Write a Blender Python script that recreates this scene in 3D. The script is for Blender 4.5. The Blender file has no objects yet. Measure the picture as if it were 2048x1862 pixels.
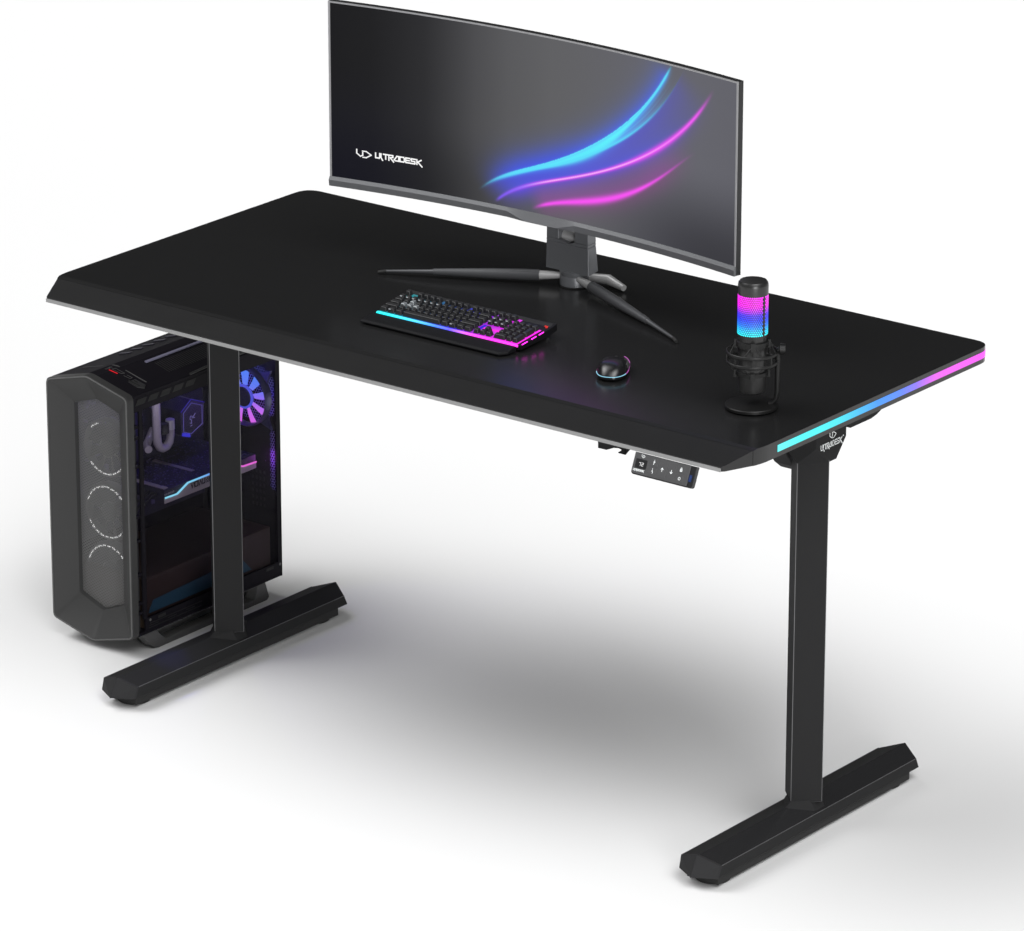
import bpy, bmesh, math, random
import numpy as np
from mathutils import Vector, Matrix
random.seed(7)
R = math.radians
S = bpy.context.scene
COL = S.collection

# ------------------------------------------------------------------ camera
cam_d = bpy.data.cameras.new("camera"); cam = bpy.data.objects.new("camera", cam_d); COL.objects.link(cam)
yaw, pitch, roll = -0.65941, 0.34036, 0.00037
f = Vector((math.sin(yaw)*math.cos(pitch), math.cos(yaw)*math.cos(pitch), -math.sin(pitch)))
r = Vector((math.cos(yaw), -math.sin(yaw), 0)); u = r.cross(f)
r2 = r*math.cos(roll)+u*math.sin(roll); u2 = u*math.cos(roll)-r*math.sin(roll)
M = Matrix((r2, u2, -f)).transposed().to_4x4(); M.translation = Vector((6.32633, -6.71058, 3.73349))
cam.matrix_world = M
cam_d.sensor_fit = 'HORIZONTAL'; cam_d.sensor_width = 36; cam_d.lens = 36*10356.64/2048
cam_d.clip_start = .5; cam_d.clip_end = 300
S.camera = cam

# ------------------------------------------------------------------ light
W = bpy.data.worlds.new("World"); S.world = W; W.use_nodes = True
W.node_tree.nodes["Background"].inputs[0].default_value = (1, 1, 1, 1)
W.node_tree.nodes["Background"].inputs[1].default_value = 0.015

def area(name, loc, aim, size, power, color=(1, 1, 1), spread=180, sy=None):
    d = bpy.data.lights.new(name, 'AREA'); o = bpy.data.objects.new(name, d); COL.objects.link(o)
    d.energy = power; d.color = color; d.spread = R(spread)
    d.shape = 'RECTANGLE'; d.size = size; d.size_y = sy or size
    o.location = loc
    o.rotation_euler = (Vector(aim)-Vector(loc)).to_track_quat('-Z', 'Y').to_euler()
    return o
# very large overhead softboxes with grids, leaning from the front and from either side
for ax in (-1, 1):
    for ay in (-1.5, -8.2):
        area("overhead_softbox", (.8+ax*9.6, .4+ay, 15.0), (.8, .4, 0), 76, 6900, spread=53)
area("key_softbox", (10.4, -6.8, 2.3), (.8, .4, .4), 4.0, 215, spread=100)

S.view_settings.view_transform = 'Standard'; S.view_settings.look = 'None'
S.view_settings.exposure = 0; S.view_settings.gamma = 1
S.view_settings.use_curve_mapping = False
S.render.engine = 'CYCLES'

# ------------------------------------------------------------------ materials
def lin(c):
    return tuple(((x/12.92) if x <= .04045 else ((x+.055)/1.055)**2.4) for x in c)
def hexc(h):
    return lin(tuple(int(h[i:i+2], 16)/255 for i in (0, 2, 4)))
def mat(name, base, rough=.5, metal=0., bump=0., scale=900., var=.0, spec=.5, coat=0.):
    m = bpy.data.materials.new(name); m.use_nodes = True
    nt = m.node_tree; b = nt.nodes["Principled BSDF"]
    b.inputs["Base Color"].default_value = (*base, 1)
    b.inputs["Roughness"].default_value = rough; b.inputs["Metallic"].default_value = metal
    b.inputs["Specular IOR Level"].default_value = spec; b.inputs["Coat Weight"].default_value = coat
    if bump or var:
        tc = nt.nodes.new("ShaderNodeTexCoord")
        n = nt.nodes.new("ShaderNodeTexNoise"); n.inputs["Scale"].default_value = scale; n.inputs["Detail"].default_value = 3
        nt.links.new(tc.outputs["Object"], n.inputs["Vector"])
        if bump:
            bp = nt.nodes.new("ShaderNodeBump"); bp.inputs["Strength"].default_value = bump; bp.inputs["Distance"].default_value = .0006
            nt.links.new(n.outputs["Fac"], bp.inputs["Height"]); nt.links.new(bp.outputs["Normal"], b.inputs["Normal"])
        if var:
            n2 = nt.nodes.new("ShaderNodeTexNoise"); n2.inputs["Scale"].default_value = 14; n2.inputs["Detail"].default_value = 5
            nt.links.new(tc.outputs["Object"], n2.inputs["Vector"])
            mr = nt.nodes.new("ShaderNodeMapRange"); mr.inputs[1].default_value = .3; mr.inputs[2].default_value = .7
            mr.inputs[3].default_value = rough-var; mr.inputs[4].default_value = rough+var
            nt.links.new(n2.outputs["Fac"], mr.inputs[0]); nt.links.new(mr.outputs[0], b.inputs["Roughness"])
    return m
def emit(name, col, s=1., base=(0, 0, 0)):
    m = mat(name, base, .5); b = m.node_tree.nodes["Principled BSDF"]
    b.inputs["Emission Color"].default_value = (*col, 1); b.inputs["Emission Strength"].default_value = s
    return m
def emit_ramp(name, axis, lo, hi, stops, s=1., noise=0.):
    """light whose colour runs along one object axis"""
    m = mat(name, (.02, .02, .02), .4); nt = m.node_tree; b = nt.nodes["Principled BSDF"]
    tc = nt.nodes.new("ShaderNodeTexCoord"); sp = nt.nodes.new("ShaderNodeSeparateXYZ")
    mr = nt.nodes.new("ShaderNodeMapRange"); cr = nt.nodes.new("ShaderNodeValToRGB")
    nt.links.new(tc.outputs["Object"], sp.inputs[0]); nt.links.new(sp.outputs[axis], mr.inputs[0])
    mr.inputs[1].default_value = lo; mr.inputs[2].default_value = hi
    src = mr.outputs[0]
    if noise:
        n = nt.nodes.new("ShaderNodeTexNoise"); n.inputs["Scale"].default_value = 260; n.inputs["Detail"].default_value = 2
        ma = nt.nodes.new("ShaderNodeMath"); ma.operation = 'MULTIPLY_ADD'; ma.inputs[1].default_value = noise
        nt.links.new(tc.outputs["Object"], n.inputs["Vector"]); nt.links.new(n.outputs["Fac"], ma.inputs[0]); nt.links.new(src, ma.inputs[2])
        src = ma.outputs[0]
    nt.links.new(src, cr.inputs[0])
    el = cr.color_ramp.elements
    while len(el) > 1: el.remove(el[-1])
    el[0].position = stops[0][0]; el[0].color = (*hexc(stops[0][1]), 1)
    for p, h in stops[1:]:
        e = el.new(p); e.color = (*hexc(h), 1)
    nt.links.new(cr.outputs[0], b.inputs["Emission Color"]); b.inputs["Emission Strength"].default_value = s
    return m

M_floor = mat("white_floor", (.8, .8, .8), .9, spec=0.0)
M_top = mat("desk_laminate", (.0125, .0125, .0128), .23, var=.008, spec=.45)
M_lip = mat("grey_edge_band", (.27, .27, .27), .6, spec=.2)
M_steel = mat("black_powder_coat", (.0225, .0225, .0230), .52, bump=.08, scale=1600, spec=.03)
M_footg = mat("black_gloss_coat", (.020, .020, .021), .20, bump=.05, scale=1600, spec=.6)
M_edge = mat("edge_highlight", (.16, .16, .165), .3, metal=.5)  # lighter tone that paints a highlight along column and foot edges
M_steel_d = mat("black_plastic_cap", (.028, .028, .029), .5, spec=.05)
M_rub = mat("black_rubber", (.015, .015, .015), .8)
M_white = mat("white_print", (.85, .88, .88), .5)
M_panel = mat("panel_plastic", (.06, .06, .062), .45, bump=.1, scale=2000)
M_panel_d = mat("panel_dark_plastic", (.012, .012, .013), .35)
M_groove = mat("groove_black", (.008, .008, .008), .7)
M_led = emit_ramp("desk_led", 1, .122, .79, [(0, '66FFFF'), (.12, '3CFDFF'), (.28, '30EEFF'), (.38, '2CC0FF'), (.47, '2A98FF'), (.57, '4C86FF'), (.65, '8A70FF'), (.74, 'F05CF4'), (.86, 'FF54FA'), (1, 'FF40FF')], .98, .03)
M_mon = mat("monitor_shell", (.055, .055, .058), .42, bump=.08, scale=1500)
M_mon_d = mat("monitor_back_shell", (.012, .012, .013), .45)
M_bez = mat("monitor_bezel_metal", (.135, .139, .146), .38, metal=.2, bump=.08, scale=1800)
M_rim = mat("screen_rim", (.30, .30, .31), .35, metal=.3)
M_stand = mat("brushed_gunmetal", (.15, .155, .165), .36, metal=.25, bump=.10, scale=1500, var=.04)
M_leg_ = mat("leg_gunmetal", (.075, .077, .082), .38, metal=.2, bump=.08, scale=1500)
M_silver = mat("satin_silver", (.5, .5, .5), .32, metal=.35)
M_key = mat("keycap_plastic", (.020, .020, .021), .32, spec=.35)
M_key_s = mat("silver_keycap", (.28, .30, .31), .3, metal=.6)
M_kb = mat("keyboard_case", (.007, .007, .008), .4, bump=.1, spec=.25)
M_wrist = mat("wrist_rest_rubber", (.0065, .0065, .0075), .6, bump=.35, scale=700, spec=.12)
M_gloss = mat("mouse_gloss_black", (.010, .010, .011), .24, coat=.15)
M_grip = mat("mouse_grip_rubber", (.05, .05, .05), .5)
M_mic = mat("microphone_black", (.018, .018, .018), .32, bump=.05)
M_mic_d = mat("microphone_mount_black", (.009, .009, .009), .42, spec=.3)
M_case_f = mat("case_front_plastic", (.046, .046, .046), .42, bump=.08, scale=1500, spec=.15)
M_case = mat("case_black_steel", (.010, .009, .012), .5, spec=.05)
M_case_in = mat("case_interior_black", (.012, .012, .014), .6)
M_skid = mat("case_skid_plastic", (.10, .10, .10), .45, spec=.2)
M_mesh = mat("grille_metal", (.15, .15, .15), .5, spec=.2)
M_brown = mat("power_cover_brown", (.045, .030, .020), .6, bump=.3)
M_teal = mat("reflection_teal", (.03, .095, .125), .5)  # carries the reflection in the lower glass as a base colour
M_pink = mat("coolant_tube", (.36, .34, .35), .35)
M_gpu = mat("card_shroud", (.42, .38, .38), .4, metal=.3)
M_board = mat("board_black", (.02, .018, .04), .5)
M_chip = mat("board_components", (.10, .08, .20), .4)
M_honey = mat("honeycomb_steel", (.06, .06, .14), .4, metal=.4)

# thin tinted side glass: part see-through, part mirror
def glass_mat():
    m = bpy.data.materials.new("tinted_glass"); m.use_nodes = True; nt = m.node_tree; nt.nodes.clear()
    o = nt.nodes.new("ShaderNodeOutputMaterial"); mx = nt.nodes.new("ShaderNodeMixShader")
    t = nt.nodes.new("ShaderNodeBsdfTransparent"); g = nt.nodes.new("ShaderNodeBsdfGlossy")
    t.inputs[0].default_value = (.76, .74, .80, 1); g.inputs["Roughness"].default_value = .03; g.inputs[0].default_value = (.5, .5, .5, 1)
    mx.inputs[0].default_value = .012; nt.links.new(t.outputs[0], mx.inputs[1]); nt.links.new(g.outputs[0], mx.inputs[2]); nt.links.new(mx.outputs[0], o.inputs[0])
    return m
M_glass = glass_mat()

# ------------------------------------------------------------------ builders
class MB:
    def __init__(s): s.v = []; s.f = []
    def add(s, vs, fs, T=None):
        n = len(s.v)
        s.v += [tuple(T @ Vector(p)) if T else tuple(p) for p in vs]
        s.f += [tuple(i+n for i in q) for q in fs]
        return s
    def box(s, a, b, T=None):
        x0, y0, z0 = a; x1, y1, z1 = b
        return s.add([(x0, y0, z0), (x1, y0, z0), (x1, y1, z0), (x0, y1, z0), (x0, y0, z1), (x1, y0, z1), (x1, y1, z1), (x0, y1, z1)],
                     [(0, 3, 2, 1), (4, 5, 6, 7), (0, 1, 5, 4), (1, 2, 6, 5), (2, 3, 7, 6), (3, 0, 4, 7)], T)
    def loft(s, rings, close=True, caps=True, T=None):
        n = len(rings[0]); vs = [p for q in rings for p in q]; fs = []
        for k in range(len(rings)-1):
            for i in range(n if close else n-1):
                j = (i+1) % n
                fs.append((k*n+i, k*n+j, (k+1)*n+j, (k+1)*n+i))
        if caps and close:
            fs.append(tuple(range(n))[::-1]); fs.append(tuple((len(rings)-1)*n+i for i in range(n)))
        return s.add(vs, fs, T)
    def prism(s, poly, axis, a, b, T=None):
        """extrude a 2-D outline along x (outline in y,z), y (x,z) or z (x,y)"""
        def P(p, t): return (t, p[0], p[1]) if axis == 0 else ((p[0], t, p[1]) if axis == 1 else (p[0], p[1], t))
        return s.loft([[P(p, a) for p in poly], [P(p, b) for p in poly]], T=T)
    def lathe(s, prof, c, n=32, T=None):
        rings = [[(c[0]+rr*math.cos(2*math.pi*i/n), c[1]+rr*math.sin(2*math.pi*i/n), c[2]+z) for i in range(n)] for rr, z in prof]
        return s.loft(rings, T=T)
    def tube(s, pts, rad, n=10, T=None, flat=1.):
        pts = [Vector(p) for p in pts]; rads = rad if isinstance(rad, (list, tuple)) else [rad]*len(pts)
        rings = []; up = None
        for i, p in enumerate(pts):
            d = (pts[min(i+1, len(pts)-1)]-pts[max(i-1, 0)]).normalized()
            if up is None:
                up = Vector((0, 0, 1)) if abs(d.z) < .9 else Vector((1, 0, 0))
            up = (up-d*up.dot(d)).normalized(); sd = d.cross(up)
            rings.append([tuple(p+rads[i]*(sd*math.cos(2*math.pi*k/n)+up*flat*math.sin(2*math.pi*k/n))) for k in range(n)])
        return s.loft(rings, T=T)
    def ring(s, c, rad, tr, n=40, m=8, T=None, tz=None):
        tz = tz or tr; vs = []; fs = []
        for i in range(n):
            a = 2*math.pi*i/n
            for k in range(m):
                b = 2*math.pi*k/m
                vs.append((c[0]+(rad+tr*math.cos(b))*math.cos(a), c[1]+(rad+tr*math.cos(b))*math.sin(a), c[2]+tz*math.sin(b)))
        for i in range(n):
            for k in range(m):
                fs.append((i*m+k, ((i+1) % n)*m+k, ((i+1) % n)*m+(k+1) % m, i*m+(k+1) % m))
        return s.add(vs, fs, T)
    def build(s, name, m, parent=None, smooth=False, bevel=0, seg=2, label=None, fix=True):
        me = bpy.data.meshes.new(name); me.from_pydata(s.v, [], s.f); me.update()
        if fix:
            bm = bmesh.new(); bm.from_mesh(me); bmesh.ops.recalc_face_normals(bm, faces=bm.faces); bm.to_mesh(me); bm.free()
        me.materials.append(m)
        if smooth:
            me.shade_smooth()
            try: me.set_sharp_from_angle(angle=R(38))
            except Exception: pass
        o = bpy.data.objects.new(name, me); COL.objects.link(o)
        if bevel:
            b = o.modifiers.new("bevel", 'BEVEL'); b.width = bevel; b.segments = seg; b.limit_method = 'ANGLE'; b.angle_limit = R(25)
        if parent:
            o.parent = parent
            if parent.type == 'EMPTY': o.matrix_parent_inverse = Matrix.Translation(-Vector(parent.location))
        if label: o['label'] = label
        return o
def thing(name, label, cat, loc):
    o = bpy.data.objects.new(name, None); COL.objects.link(o); o.location = loc; o.empty_display_size = .05
    o['label'] = label; o['category'] = cat
    return o

# lettering: every glyph is a set of thick strokes in a unit cell
G = {
 'U': (1.15, [[(0, 1), (0, 0), (.85, 0), (1.0, .25), (1.0, 1)]]),
 'l': (.42, [[(0, 1), (0, .18), (.36, -.36)]]),
 'T': (1.15, [[(0, 1), (1.05, 1)], [(.55, 1), (.55, 0)]]),
 'R': (1.15, [[(0, -.12), (0, 1), (1, 1), (1, .62), (.35, .45), (1.15, -.35)]]),
 'A': (1.25, [[(-.05, .1), (.65, 1), (1.1, 1), (1.1, 0), (.3, 0)]]),
 'D': (1.25, [[(0, 0), (0, 1), (.9, 1), (1.05, .8), (1.05, .2), (.9, 0), (0, 0)]]),
 'E': (1.1, [[(1.0, 1), (0, 1), (0, 0), (1.0, 0)], [(0, .5), (.85, .5)]]),
 'S': (1.3, [[(1.1, 1), (.2, 1), (0, .8), (.12, .52), (.95, .48), (1.02, .1), (.9, 0), (-.35, 0)]]),
 'K': (1.3, [[(0, 1), (0, 0)], [(.2, .5), (1.05, 1)], [(.25, .5), (1.25, -.38)]]),
 'N': (1.1, [[(0, 0), (0, 1), (.8, .95), (.85, 0)]]), 'V': (1.1, [[(-.05, 1), (.4, 0), (.85, 1)]]), 'I': (.35, [[(0, 0), (0, 1)]]),
 'a': (1.1, [[(0, 0), (.42, 1), (.85, 0)]]), 'G': (1.1, [[(.9, 1), (0, 1), (0, 0), (.9, 0), (.9, .5), (.5, .5)]]),
 'F': (1.0, [[(.9, 1), (0, 1), (0, 0)], [(0, .5), (.7, .5)]]), 'O': (1.1, [[(0, 0), (0, 1), (.85, 1), (.85, 0), (0, 0)]]),
 'r': (1.1, [[(0, 0), (0, 1), (.85, 1), (.85, .55), (0, .5)], [(.4, .5), (.9, 0)]]), 'C': (1.1, [[(.9, 1), (0, 1), (0, 0), (.9, 0)]]),
 't': (1.0, [[(0, 1), (.8, 1)], [(.4, 1), (.4, 0)]]), 'X': (1.0, [[(0, 0), (.8, 1)], [(0, 1), (.8, 0)]]), ' ': (.6, []),
 '7': (1.0, [[(0, .95), (.7, 1), (.62, 0)]]), '2': (1.0, [[(0, 1), (.7, 1), (.65, .5), (0, .5), (-.05, 0), (.65, 0)]]),
}
def strokes(mb, lines, fn, t, depth=.0002):
    """thick polylines; fn maps (a, b, height) to a point in the scene"""
    for ln in lines:
        for (a, b) in zip(ln[:-1], ln[1:]):
            d = Vector((b[0]-a[0], b[1]-a[1])); L = d.length
            if L < 1e-9: continue
            d /= L; n = Vector((-d.y, d.x))*t/2; e = d*t/2
            q = [Vector(a)-e+n, Vector(a)-e-n, Vector(b)+e-n, Vector(b)+e+n]
            mb.loft([[fn(p.x, p.y, 0) for p in q], [fn(p.x, p.y, depth) for p in q]])
def text(mb, s, fn, t=.24, depth=.0002, gap=.18):
    x = 0
    for ch in s:
        w, ls = G[ch]
        strokes(mb, [[(x+a, b) for a, b in l] for l in ls], fn, t, depth)
        x += w+gap
    return x-gap
LOGO = "UlTRADESK"
def emblem(mb, fn, t=.24, depth=.0002):
    strokes(mb, [[(0, 2.0), (0, .95), (.95, .18), (1.55, .55), (1.55, 1.35)]], fn, t, depth)
    strokes(mb, [[(1.5, 1.75), (2.5, 1.75), (3.75, .93), (2.45, 0), (1.6, 0)]], fn, t, depth)

# ------------------------------------------------------------------ floor
fl = MB(); fl.add([(-60, -60, 0), (60, -60, 0), (60, 60, 0), (-60, 60, 0)], [(0, 1, 2, 3)])
floor = fl.build("floor", M_floor); floor['kind'] = 'structure'

# ------------------------------------------------------------------ desk
H = .84061; D = .7914; DW = 1.6; YC = .0666; DROP = .0214; T = .0295; ZB = H-T
desk = thing("standing_desk", "wide black height-adjustable desk with grey front lip and glowing right edge, two column legs", "desk", (.8, .395, 0))
def arc(cx, cy, rr, a0, a1, n=8):
    return [(cx+rr*math.cos(R(a0+(a1-a0)*i/n)), cy+rr*math.sin(R(a0+(a1-a0)*i/n))) for i in range(n+1)]
def rnd(pts, rads, n=5):
    """round the corners of a closed outline"""
    out = []
    for i, p in enumerate(pts):
        p = Vector(p); a = Vector(pts[i-1]); b = Vector(pts[(i+1) % len(pts)]); rr = rads[i]
        if rr == 0: out.append(tuple(p)); continue
        d0 = (a-p).normalized(); d1 = (b-p).normalized()
        for k in range(n+1):
            t = k/n; out.append(tuple(p+d0*rr*(1-t)**2+d1*rr*t**2))
    return out
xa = .030
cut = YC/.075
outline = rnd([(xa, 0), (DW-xa, 0), (DW-xa*(1-cut), YC), (DW, .078), (DW, D), (0, D), (0, .078), (xa*(1-cut), YC)],
              [.006, .010, 0, .02, .036, .036, .02, 0], 6)
ztop = lambda y: H if y >= YC-1e-6 else H-DROP*(1-y/YC)
n = len(outline)
mb = MB(); mb.v = [(x, y, ztop(y)) for x, y in outline]+[(x, y, ZB) for x, y in outline]
fr_ = [i for i in range(n) if outline[i][1] <= YC+1e-6]; bk_ = [i for i in range(n) if outline[i][1] >= YC-1e-6]
# bk_ runs from the right crease point round the back to the left crease point
ci = [i for i in range(n) if abs(outline[i][1]-YC) < 1e-6]
ri, li = (ci[0], ci[1]) if outline[ci[0]][0] > .8 else (ci[1], ci[0])
ring_back = []; i = ri
while True:
    ring_back.append(i)
    if i == li: break
    i = (i+1) % n
ring_front = []; i = li
while True:
    ring_front.append(i)
    if i == ri: break
    i = (i+1) % n
mb.f = [tuple(ring_back), tuple(ring_front), tuple(range(2*n-1, n-1, -1))]+[(i, i+n, (i+1) % n+n, (i+1) % n) for i in range(n)]
top = mb.build("desktop", M_top, desk, bevel=.0009, seg=2)
mb = MB(); mb.box((xa+.001, -.0012, ZB+.0002), (DW-xa-.0005, .0, H-DROP-.0012)); mb.build("edge_band", M_lip, top)
# light strip runs along the right side and round the rear corner
so = [(x, y) for x, y in outline if x > DW-.02 and y > .122]
so = [(DW, .1225)]+[q for q in so if q[1] > .13]
so = so[:6]
mb = MB(); ringsA = []
for i, (x, y) in enumerate(so):
    a = Vector(so[max(i-1, 0)]); b = Vector(so[min(i+1, len(so)-1)]); d = (b-a).normalized(); nn = Vector((d.y, -d.x))
    lo = Vector((x, y))-nn*.002; hi = Vector((x, y))+nn*.0006
    ringsA.append([(lo.x, lo.y, H-.0206), (hi.x, hi.y, H-.0206), (hi.x, hi.y, H-.0083), (lo.x, lo.y, H-.0083)])
mb.loft(ringsA); mb.build("light_strip", M_led, top)

CS = .0575
def column(xc, inner):
    """foot, column and head of one side; inner = +1 when the crossbeam lies towards +x"""
    yc = .3545+CS*.7071
    h = CS*.7071
    # column
    dia = [(xc, yc-h), (xc+h, yc), (xc, yc+h), (xc-h, yc)]
    c = MB().prism(dia, 2, .062, .713).build("column", M_steel, desk, bevel=.0012, seg=1)
    c.data.materials.append(M_edge); c.modifiers["bevel"].material = 1  # bevel takes the painted highlight tone
    # foot: ridged bar with pointed ends
    def sec(y_r, y_t, y_b, y_n, s):
        return [(xc, y_n, .0245), (xc-.0405, y_b, .0245), (xc-.0420, y_t, .0462), (xc, y_r, .0590), (xc+.0420, y_t, .0462), (xc+.0405, y_b, .0245)]
    fm = MB().loft([sec(.0700, .0800, .0727, .0500, 1), sec(.745-.020, .745-.046, .745-.034, .745-.012, -1)])
    ft = fm.build("foot", M_steel, desk, bevel=.0012, seg=2)
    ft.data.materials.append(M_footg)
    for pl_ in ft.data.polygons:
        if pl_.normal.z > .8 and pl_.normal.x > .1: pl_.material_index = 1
    MB().box((xc-.0335, .086, .0060), (xc+.0335, .690, .0250)).build("under_foot_shade", M_rub, ft)  # dark box added to read as the shade under the foot
    for sd in (-1, 1):
        MB().tube([(xc+sd*.0418, .0800, .0463), (xc+sd*.0418, .6985, .0463)], .00075, 6).build("highlight_bead", M_edge, ft)  # thin bright tubes added to draw the highlight on the foot edges
    cm = MB()
    cv = [(xc, .0490, .0242), (xc-.0412, .0718, .0242), (xc-.0427, .0795, .0468), (xc, .0688, .0600), (xc+.0427, .0795, .0468), (xc+.0412, .0718, .0242)]
    cv += [(a, b+.006, c) for a, b, c in cv]
    cm.add(cv, [(0, 1, 2, 3), (0, 3, 4, 5)]+[(i, (i+1) % 6, (i+1) % 6+6, i+6) for i in range(6)])
    cm.add([(xc-.0007, .0484, .0241), (xc+.0007, .0484, .0241), (xc+.0007, .0683, .0606), (xc-.0007, .0683, .0606), (xc-.0007, .053, .0241), (xc+.0007, .053, .0241), (xc+.0007, .073, .0606), (xc-.0007, .073, .0606)], [(0, 1, 2, 3), (0, 3, 7, 4), (1, 5, 6, 2), (3, 2, 6, 7)])
    cm.build("end_cap", M_steel_d, ft, bevel=.0006, seg=1)
    for gy in (.118, .655):
        g = MB(); 
        g.lathe([(.029, 0), (.0305, .0015), (.0305, .006), (.029, .0078)], (xc, gy, 0), 40)
        for k in range(40):
            a = 2*math.pi*k/40
            g.box((.0298, -.0009, .0012), (.0312, .0009, .0062), Matrix.Translation((xc, gy, 0)) @ Matrix.Rotation(a, 4, 'Z'))
        g.build("leveling_glide", M_rub, ft)
    # wedge collar where the column stands on the ridge
    w = MB(); e = .0016
    b4 = [(xc, yc-h-e), (xc+h+e, yc), (xc, yc+h+e), (xc-h-e, yc)]
    t4 = [(xc, yc-h-e), (xc+h+e, yc), (xc, yc+h+e), (xc-h-e, yc)]
    w.loft([[(xc, yc-h-.020, .0560), (xc+h-.002, yc-.014, .0440), (xc+h-.002, yc+.014, .0440), (xc, yc+h+.020, .0560), (xc-h+.002, yc+.014, .0440), (xc-h+.002, yc-.014, .0440)],
            [(xc, yc-h-.001, .0665), (xc+h*.6, yc-h*.4-.001, .0665), (xc+h*.6, yc+h*.4+.001, .0665), (xc, yc+h+.001, .0665), (xc-h*.6, yc+h*.4+.001, .0665), (xc-h*.6, yc-h*.4-.001, .0665)]])
    w.build("foot_collar", M_steel, ft, bevel=.0006, seg=1)
    # head: square box turning into the column's diamond
    s = MB(); so_ = 1 if xc > .8 else -1
    X = lambda d: xc+so_*d
    up = [(X(-.040), .357), (X(.038), .357), (X(.038), .4500), (X(-.040), .4500)]
    lo = [(X(0), .3540), (X(.0395), .3965), (X(.0395), .4180), (X(0), .4400), (X(-.0395), .4180), (X(-.0395), .3965)]
    v = [(x, y, ZB-.0003) for x, y in up]+[(x, y, .7425) for x, y in up]+[(x, y, .7085) for x, y in lo]
    fs = [(0, 1, 2, 3), (0, 1, 5, 4), (1, 2, 6, 5), (2, 3, 7, 6), (3, 0, 4, 7),
          (4, 5, 8), (5, 9, 8), (5, 6, 10, 9), (6, 11, 10), (6, 7, 11), (7, 12, 11), (7, 4, 13, 12), (4, 8, 13), (8, 9, 10, 11, 12, 13)]
    s.add(v, fs); hd = s.build("head_bracket", M_steel, desk, bevel=.0007, seg=1)
    # side arm that carries the top
    a = MB(); x0, x1 = sorted((X(.030), X(.068)))
    a.prism([(.412, ZB-.0003), (.4135, .7745), (.418, .7716), (.482, .7714), (.500, .7745), (.60, ZB-.0003)], 0, x0, x1)
    a.build("support_arm", M_steel, desk, bevel=.001)
    # motor housing on the inner side
    x0, x1 = sorted((X(-.085), X(-.042)))
    mo = MB(); mo.prism([(.36, ZB-.0003), (.362, .735), (.405, .680), (.425, .665), (.47, .662), (.50, .68), (.50, ZB-.0003)], 0, x0, x1)
    mo.build("motor_housing", M_steel_d, desk, bevel=.003)
    return hd
head_l = column(.118, 1)
head_r = column(DW-.118, -1)
MB().box((.20, .36, .768), (1.40, .40, ZB-.0003)).build("crossbeam", M_steel_d, desk, bevel=.001)
MB().box((.20, .44, .768), (1.40, .48, ZB-.0003)).build("crossbeam", M_steel_d, desk, bevel=.001)
# printed name on the right-hand head plate
xp = DW-.118+.038+.0003
sc = .0100
fn = lambda a, b, h: (xp+h, .3705+a*sc*.585, .7362+b*sc*.86)
mb = MB(); w = text(mb, LOGO, fn, .23, .0004, .16)
mb.lathe([(.0012, 0), (.0012, .0004)], (0, 0, 0), 10, Matrix.Translation((xp, .3705+(w+.45)*sc*.585, .7362+sc*1.0)) @ Matrix.Rotation(R(90), 4, 'Y'))
mb.build("brand_lettering", M_white, head_r)
fn = lambda a, b, h: (xp+h, .3975+a*.0052, .7505+b*.0058)
mb = MB(); emblem(mb, fn, .24, .0004); mb.build("brand_emblem", M_white, head_r)

# control panel under the front lip
O = Vector((1.393, -.0015, .8106)); U = Vector((.1165, 0, 0)); V = Vector((0, -.0150, -.0352)); N = Vector((0, -.0352, .0150)).normalized()
Vn = V.normalized()
PT = Matrix((Vector((1, 0, 0)), -Vn, N)).transposed().to_4x4(); PT.translation = O
pw, ph = .1165, V.length
pm = MB(); pm.loft([[(x, y, -.010) for x, y in rnd([(-.0008, 0), (-.0008, -ph), (pw+.011, -ph), (pw+.011, 0)], [0, .006, .006, 0], 4)],
                    [(x, y, -.0008) for x, y in rnd([(-.0008, 0), (-.0008, -ph), (pw+.011, -ph), (pw+.011, 0)], [0, .006, .006, 0], 4)]], T=PT)
pb = pm.build("control_panel", M_panel_d, desk, bevel=.0006)
pm = MB(); oo = rnd([(0, -.0012), (0, -ph+.0022), (pw, -ph+.0022), (pw, -.0012)], [.001, .004, .001, .001], 4)
pm.loft([[(x, y, -.0009) for x, y in oo], [(x, y, .0006) for x, y in oo]], T=PT); pm.build("panel_face", M_panel, pb, bevel=.0003, seg=1)
def rect(mb, u0, u1, v0, v1, z0, z1, rr=.0008):
    q = rnd([(u0*pw, -v0*ph), (u0*pw, -v1*ph), (u1*pw, -v1*ph), (u1*pw, -v0*ph)], [rr]*4, 3)
    mb.loft([[(x, y, z0) for x, y in q], [(x, y, z1) for x, y in q]], T=PT)
mb = MB(); rect(mb, .045, .245, .27, .68, .0006, .0009, .0015); disp = mb.build("display", M_panel_d, pb)
def pf(u0, v0, su, sv=None, z=.0007):
    sv = sv or su
    return lambda a, b, h: tuple(PT @ Vector((u0*pw+a*su, -v0*ph+b*sv, z+h)))
M_digit = emit("lit_digits", (1, 1, 1), .95)
mb = MB(); text(mb, "72", pf(.112, .56, .0045, .0052, .001), .17, .0002, .25); mb.build("height_digits", M_digit, disp)
mb = MB(); text(mb, LOGO, pf(.03, .81, .00205, .0027), .30, .0002, .14); mb.build("brand_lettering", M_white, pb)
mb = MB(); emblem(mb, pf(.125, .185, .0018, .0024), .32, .0002); mb.build("brand_emblem", M_white, pb)
btn = [(.295, .435, .10, .46), (.295, .435, .49, .86), (.455, .602, .10, .86), (.622, .765, .10, .86), (.785, .925, .10, .46), (.785, .925, .49, .86)]
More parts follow.
